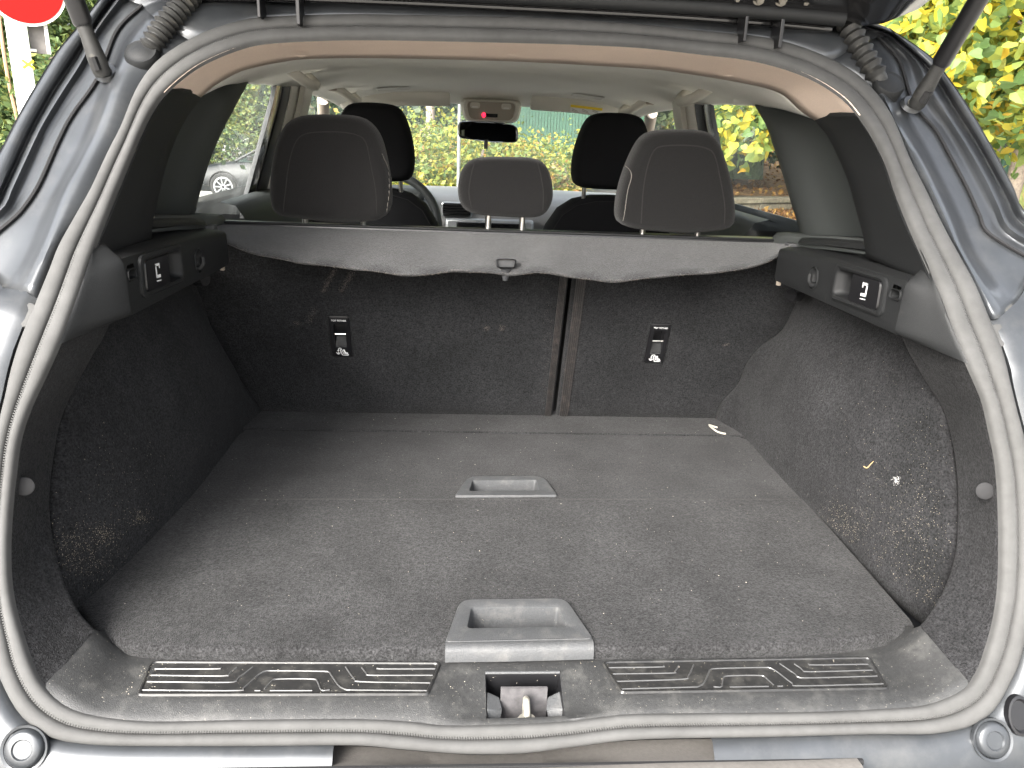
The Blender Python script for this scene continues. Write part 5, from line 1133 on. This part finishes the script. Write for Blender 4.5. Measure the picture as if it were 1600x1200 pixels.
tube('post', [V((p.x, p.y, GROUND)), V((p.x, p.y, 4.0))], lambda t: .017-.005*t, M['lamp_paint'], lp, seg=10, smooth=80); tube('lamp_arm', [V((p.x, p.y, 3.95)), V((p.x+.1, p.y, 4.1)), V((p.x+.5, p.y, 4.15))], .018, M['sign_post'], lp, seg=8)
mb = MB(); mb.box((p.x+.4, p.y-.08, 4.10), (p.x+.8, p.y+.08, 4.16)); mb.build('lamp_head', M['sign_post'], lp, bevel=.02)
p = far(669, 220, 11.5)
tree('pale-barked slender tree ahead of the car', (p.x, p.y, GROUND), .07, (p.x-.05, p.y, 4), [((p.x, p.y, 3.4), 1.2, .8, 900)], .12, M['leaf_far'], bark=M['bark_pale'])
for i, (x, D, lab) in enumerate(((560, 16, 'green tree ahead, left of the driver head rest'), (650, 18, 'hazy green tree ahead behind the pale trunk'), (760, 17, 'hazy green tree ahead behind the mirror'), (860, 18, 'hazy green tree behind the tall green fence'), (970, 17, 'green tree ahead behind the passenger head rest'), (1080, 19, 'green tree ahead on the right, beyond the bank'))):
    b_ = far(x, 207, D); tree(lab, (b_.x, b_.y, GROUND), .14, (b_.x, b_.y, 4.5), [((b_.x, b_.y, 3.0), 2.4, 1.8, 4200), ((b_.x+.6, b_.y-.4, 1.1), 2.2, .9, 3800), ((b_.x-.8, b_.y+.3, 5.0), 2.2, 1.2, 1500)], .17, M['leaf_far'], clump=.3, limbs=3)
# left: hedge trees, sign, parked cars
for i, (x, D, lab) in enumerate(((-60, 13, 'leafy green tree at the far left edge behind the sign'), (40, 12.5, 'leafy green tree directly behind the sign post'), (95, 13.5, 'light green tree right of the sign, above the car body'), (320, 33, 'green tree seen through the left window, nearer the pillar'), (400, 34, 'green tree seen through the left window above the parked car'), (480, 31, 'green tree beyond the left front window'))):
    b_ = far(x, 207, D); z0 = gz(b_.x, b_.y); k = D/13.
    tree(lab, (b_.x, b_.y, z0), .10*k, (b_.x, b_.y, 4.0*k), [((b_.x, b_.y, 2.5*k), 1.9*k, 1.6*k, 9000), ((b_.x+.5, b_.y-.4, .75), 1.8*k, .95*k, 8000), ((b_.x-.6, b_.y+.3, 4.6*k), 1.8*k, 1.1*k, 1500)], .095*k**.5, M['leaf_left'] if 'leaf_left' in M else M['leaf_green'], clump=.22*k, limbs=3)
tube_p = [far(-2, 20, 10.5), far(5, 75, 10.5), far(14, 130, 10.5), far(22, 165, 10.5), far(31, 205, 10.5), far(36, 235, 10.5)]
hc_ = tube('hanging_creeper', resample(tube_p, 20), .018, mat('creeper', (.38, .22, .14), .9), None, seg=6); tag(hc_, 'thin reddish bare stem hanging left of the sign post', 'stem')
# far wood closing the view
pts = []
for k in range(1700):
    a = radians(rs.uniform(-52, 58)); D = rs.uniform(30, 36); c = (CAM.x+sin(a)*D, CAM.y+cos(a)*D, rs.uniform(-1.2, 9.5)); pts.append(np.array(c)+rs.normal(size=(22, 3))*.75)
fw_ = leaf_mesh('far_wood', np.concatenate(pts), .42, M['leaf_far'], None); tag(fw_, 'distant green woodland closing the view behind everything', 'woodland', kind='stuff')

# ---- road sign at the left
SD = 8.7; sp0 = far(28, 60, SD); vdir = V((sp0.x-CAM.x, sp0.y-CAM.y, 0)).normalized(); sx = V((vdir.y, -vdir.x, 0))
sg = empty('road_sign', (sp0.x, sp0.y, gz(sp0.x, sp0.y))); tag(sg, 'round red road sign with white rim on a pale post, top left', 'road sign')
def onpost(x, y): p = far(x, y, SD); return p
dc = onpost(37, -21); R0 = .325
def disc(name, c, r0, r1, d, m_):
    n = 48; a = [c+sx*cos(2*pi*k/n)*r1+V((0, 0, sin(2*pi*k/n)*r1))-vdir*d for k in range(n)]; b_ = [c+sx*cos(2*pi*k/n)*r1+V((0, 0, sin(2*pi*k/n)*r1))-vdir*(d-.012) for k in range(n)]
    return mesh(name, a+b_, [tuple(range(n)), tuple(range(2*n-1, n-1, -1))]+[(k, (k+1) % n, n+(k+1) % n, n+k) for k in range(n)], m_, sg)
face = disc('sign_rim', dc, 0, R0, .07, M['sign_white']); disc('sign_face', dc, 0, R0*.93, .076, M['sign_red'])
mb = MB(); mb.add([dc+sx*a+V((0, 0, b_))-vdir*.078 for a, b_ in ((-.22, -.05), (.22, -.05), (.22, .05), (-.22, .05))], [(0, 1, 2, 3)]); mb.build('sign_bar', M['sign_white'], sg, smooth=None)
pc = V((sp0.x, sp0.y, 0)); zb, zt = gz(sp0.x, sp0.y), dc.z+.2
wid = .082
for nm, a0, a1, d0, d1 in (('post_face', -wid, wid, -.045, -.037), ('post_web', -.006, .006, -.037, .037), ('post_back', -wid, wid, .037, .045)):
    mb = MB(); mb.add([pc+sx*a+vdir*d+V((0, 0, z)) for z in (zb, zt) for a, d in ((a0, d0), (a1, d0), (a1, d1), (a0, d1))], [(0, 3, 2, 1), (4, 5, 6, 7), (0, 1, 5, 4), (1, 2, 6, 5), (2, 3, 7, 6), (3, 0, 4, 7)]); mb.build(nm, M['sign_post'], sg, bevel=.004)
xc = onpost(44, 101)
for a in (radians(38), radians(-38)):
    d1 = sx*cos(a)+V((0, 0, sin(a))); d2 = sx*-sin(a)+V((0, 0, cos(a))); mb = MB(); c = V((pc.x, pc.y, xc.z))+sx*((xc-pc).dot(sx))-vdir*(.046+.0008*(a > 0))
    mb.add([c+d1*i*.055+d2*j*.011 for i, j in ((-1, -1), (1, -1), (1, 1), (-1, 1))], [(0, 1, 2, 3)]); mb.build('yellow_cross', M['yellow'], sg, smooth=None)
# small second sign seen from its back, clamped to the post
z1, z0 = onpost(62, 27).z, onpost(68, 84).z; c0 = pc+sx*(wid+.005)
mb = MB(); mb.add([c0+sx*a+vdir*d+V((0, 0, z)) for z in (z0, z1) for a, d in ((0, .02), (.125, .02), (.125, .03), (0, .03))], [(0, 3, 2, 1), (4, 5, 6, 7), (0, 1, 5, 4), (1, 2, 6, 5), (2, 3, 7, 6), (3, 0, 4, 7)]); sb_ = mb.build('side_plate', M['sign_back'], sg)
mb = MB(); mb.add([c0+sx*a+vdir*d+V((0, 0, z)) for z in (z0, z1) for a, d in ((.125, -.02), (.155, -.02), (.155, .032), (.125, .032))], [(0, 3, 2, 1), (4, 5, 6, 7), (0, 1, 5, 4), (1, 2, 6, 5), (2, 3, 7, 6), (3, 0, 4, 7)]); mb.build('plate_edge', M['sign_post'], sg)
for z in (z0+.02, z1-.02, dc.z-.2):
    mb = MB(); mb.add([pc+sx*a+vdir*d+V((0, 0, z+h)) for h in (-.012, .012) for a, d in ((-wid-.006, -.052), (wid+.05, -.052), (wid+.05, .05), (-wid-.006, .05))], [(0, 3, 2, 1), (4, 5, 6, 7), (0, 1, 5, 4), (1, 2, 6, 5), (2, 3, 7, 6), (3, 0, 4, 7)]); mb.build('clamp', M['steel'], sg, bevel=.003)

# ---- parked cars on the left
def parked_car(label, front_wheel, zg, paint, heading):
    """heading: direction the nose points (unit vector); front_wheel: ground point of the near front wheel"""
    h = V(heading).normalized(); side = V((h.y, -h.x, 0))                      # side: towards the far flank
    if side.dot(V((front_wheel[0], front_wheel[1], 0))-CAM) < 0: side = -side
    o = V((front_wheel[0], front_wheel[1], zg)); e = empty('parked_car', o); tag(e, label, 'car', 'cars parked on the left')
    def Q(l, w_, z): return o+h*l+side*w_+V((0, 0, z))
    st = [(.88, .30, .50, .25), (.84, .22, .66, .12), (.60, .20, .76, .03), (.2, .19, .84, 0), (-.35, .19, .93, 0), (-1.0, .19, .96, 0), (-2.0, .19, .97, 0), (-2.9, .20, .99, .02), (-3.3, .24, .98, .08), (-3.42, .36, .85, .2)]
    rows = []
    for l, zb_, zt_, ins in st:
        w0, w1 = 0+ins, 1.78-ins; r = [(w0+.05, zb_), (w0, zb_+.10), (w0-.01, zb_+.35*(zt_-zb_)), (w0+.02, zt_-.06), (w0+.12, zt_), (.89, zt_+.03)]; r = r+[(1.78-a, b_) for a, b_ in reversed(r[:-1])]
        rows.append([Q(l, a, b_) for a, b_ in r])
    rows = rows_smooth(rows, 30); loft('body', rows, paint, e, cu=True, cap=True, smooth=60)
    cab = []
    for z, l0, l1, ins in ((.92, -.25, -3.15, .07), (1.2, -.85, -2.95, .16), (1.40, -1.25, -2.7, .24), (1.44, -1.35, -2.6, .27)):
        cab.append([Q(l, a, z) for l, a in ((l0, ins+.08), (l0-.10, ins), ((l0+l1)/2, ins-.01), (l1+.1, ins), (l1, ins+.1), (l1, 1.68-ins), (l1+.1, 1.78-ins), ((l0+l1)/2, 1.79-ins), (l0-.10, 1.78-ins), (l0, 1.70-ins))])
    loft('window_glass', cab, M['car_glass'], e, cu=True, smooth=50)
    top_ = [Q(l, a, 1.445) for l, a in ((-1.3, .34), (-1.42, .25), (-2.0, .24), (-2.55, .26), (-2.65, .36), (-2.65, 1.42), (-2.55, 1.52), (-2.0, 1.54), (-1.42, 1.53), (-1.3, 1.44))]
    rf = loft('roof', [top_, [p+V((0, 0, .03)) for p in top_], [o+h*-2.0+side*.89+V((0, 0, 1.49))+(p-(o+h*-2.0+side*.89+V((0, 0, 1.445))))*.7+V((0, 0, 0)) for p in top_]], paint, e, cu=True, cap=True, smooth=60)
    for a in (.05, 1.73):
        ins = 1 if a < .5 else -1
        for l0, l1 in ((-.30, -1.38), (-1.75, -1.85), (-3.1, -2.62)): tube('pillar', [Q(l0, a+ins*.03, .93), Q((l0+l1)/2, a+ins*.12, 1.22), Q(l1, a+ins*.215, 1.45)], .035, paint, e, seg=6)
    for l in (0, -2.62):
        for w_ in (0, 1.78):
            c = Q(l, w_+(.0 if w_ < 1 else .0), .32); out = -side if w_ < 1 else side
            rows = [[c+out*d+h*cos(2*pi*k/32)*r_+V((0, 0, sin(2*pi*k/32)*r_)) for k in range(32)] for d, r_ in ((-.12, .24), (-.10, .32), (.02, .32), (.035, .29), (.03, .235))]
            wh = loft('wheel', rows, M['tyre'], e, cu=True, cap=False, smooth=40)
            loft('rim', [[c+out*d+h*cos(2*pi*k/32)*r_+V((0, 0, sin(2*pi*k/32)*r_)) for k in range(32)] for d, r_ in ((.03, .235), (.033, .205), (.0, .20))], M['silver'], wh, cu=True)
            bk2 = MB(); bk2.add([c+h*cos(2*pi*k/24)*.21+V((0, 0, sin(2*pi*k/24)*.21)) for k in range(24)], [tuple(range(24))]); bk2.build('brake_disc', M['tyre'], wh)
            for q_ in range(9):
                a = 2*pi*q_/9; tube('spoke', [c+out*.03+h*cos(a)*.03+V((0, 0, sin(a)*.03)), c+out*.03+h*cos(a)*.21+V((0, 0, sin(a)*.21))], .018, M['silver'], wh, seg=5)
            arch = MB(); arch.tube([c+out*.0+h*cos(t)*.36+V((0, 0, sin(t)*.36)) for t in [pi*k/12 for k in range(13)]], .02, seg=6); arch.build('wheel_arch', M['tyre'], e)
    for w_ in (.16, 1.45):
        c = Q(.80, w_+.09, .62); rows = [[c+h*d+side*cos(2*pi*k/20)*.13*r_+V((0, 0, sin(2*pi*k/20)*.075*r_)) for k in range(20)] for d, r_ in ((-.05, 1), (.06, 1), (.10, .6), (.11, .1))]; loft('headlight', rows, M['sign_white'], e, cu=True, cap=True, smooth=60)
    mb = MB(); mb.box((-.10, -.06, -.06), (.10, .06, .06)); mb.v = [v+Q(-.75, -.10, 1.02) for v in mb.v]; mb.build('door_mirror', paint, e, bevel=.03)
    mb = MB(); mb.add([Q(l, -.022, z) for l, z in ((-1.15, .86), (-.98, .86), (-.98, .90), (-1.15, .90))], [(0, 1, 2, 3)]); mb.build('door_handle', M['silver'], e)
fwp = far(351, 313, 20.5); parked_car('dark grey parked car with alloy wheels seen through the left rear window', (fwp.x, fwp.y, 0), fwp.z, M['car_grey'], (-1, .08, 0))
p = far(20, 240, 12.5); parked_car('white parked car at the left edge below the sign', (p.x-4.15, p.y+.2, 0), gz(p.x-2, p.y), M['car_white'], (-1, .1, 0))

for o in list(bpy.data.objects):
    for k in ('_base', '_x'):
        if k in o: del o[k]
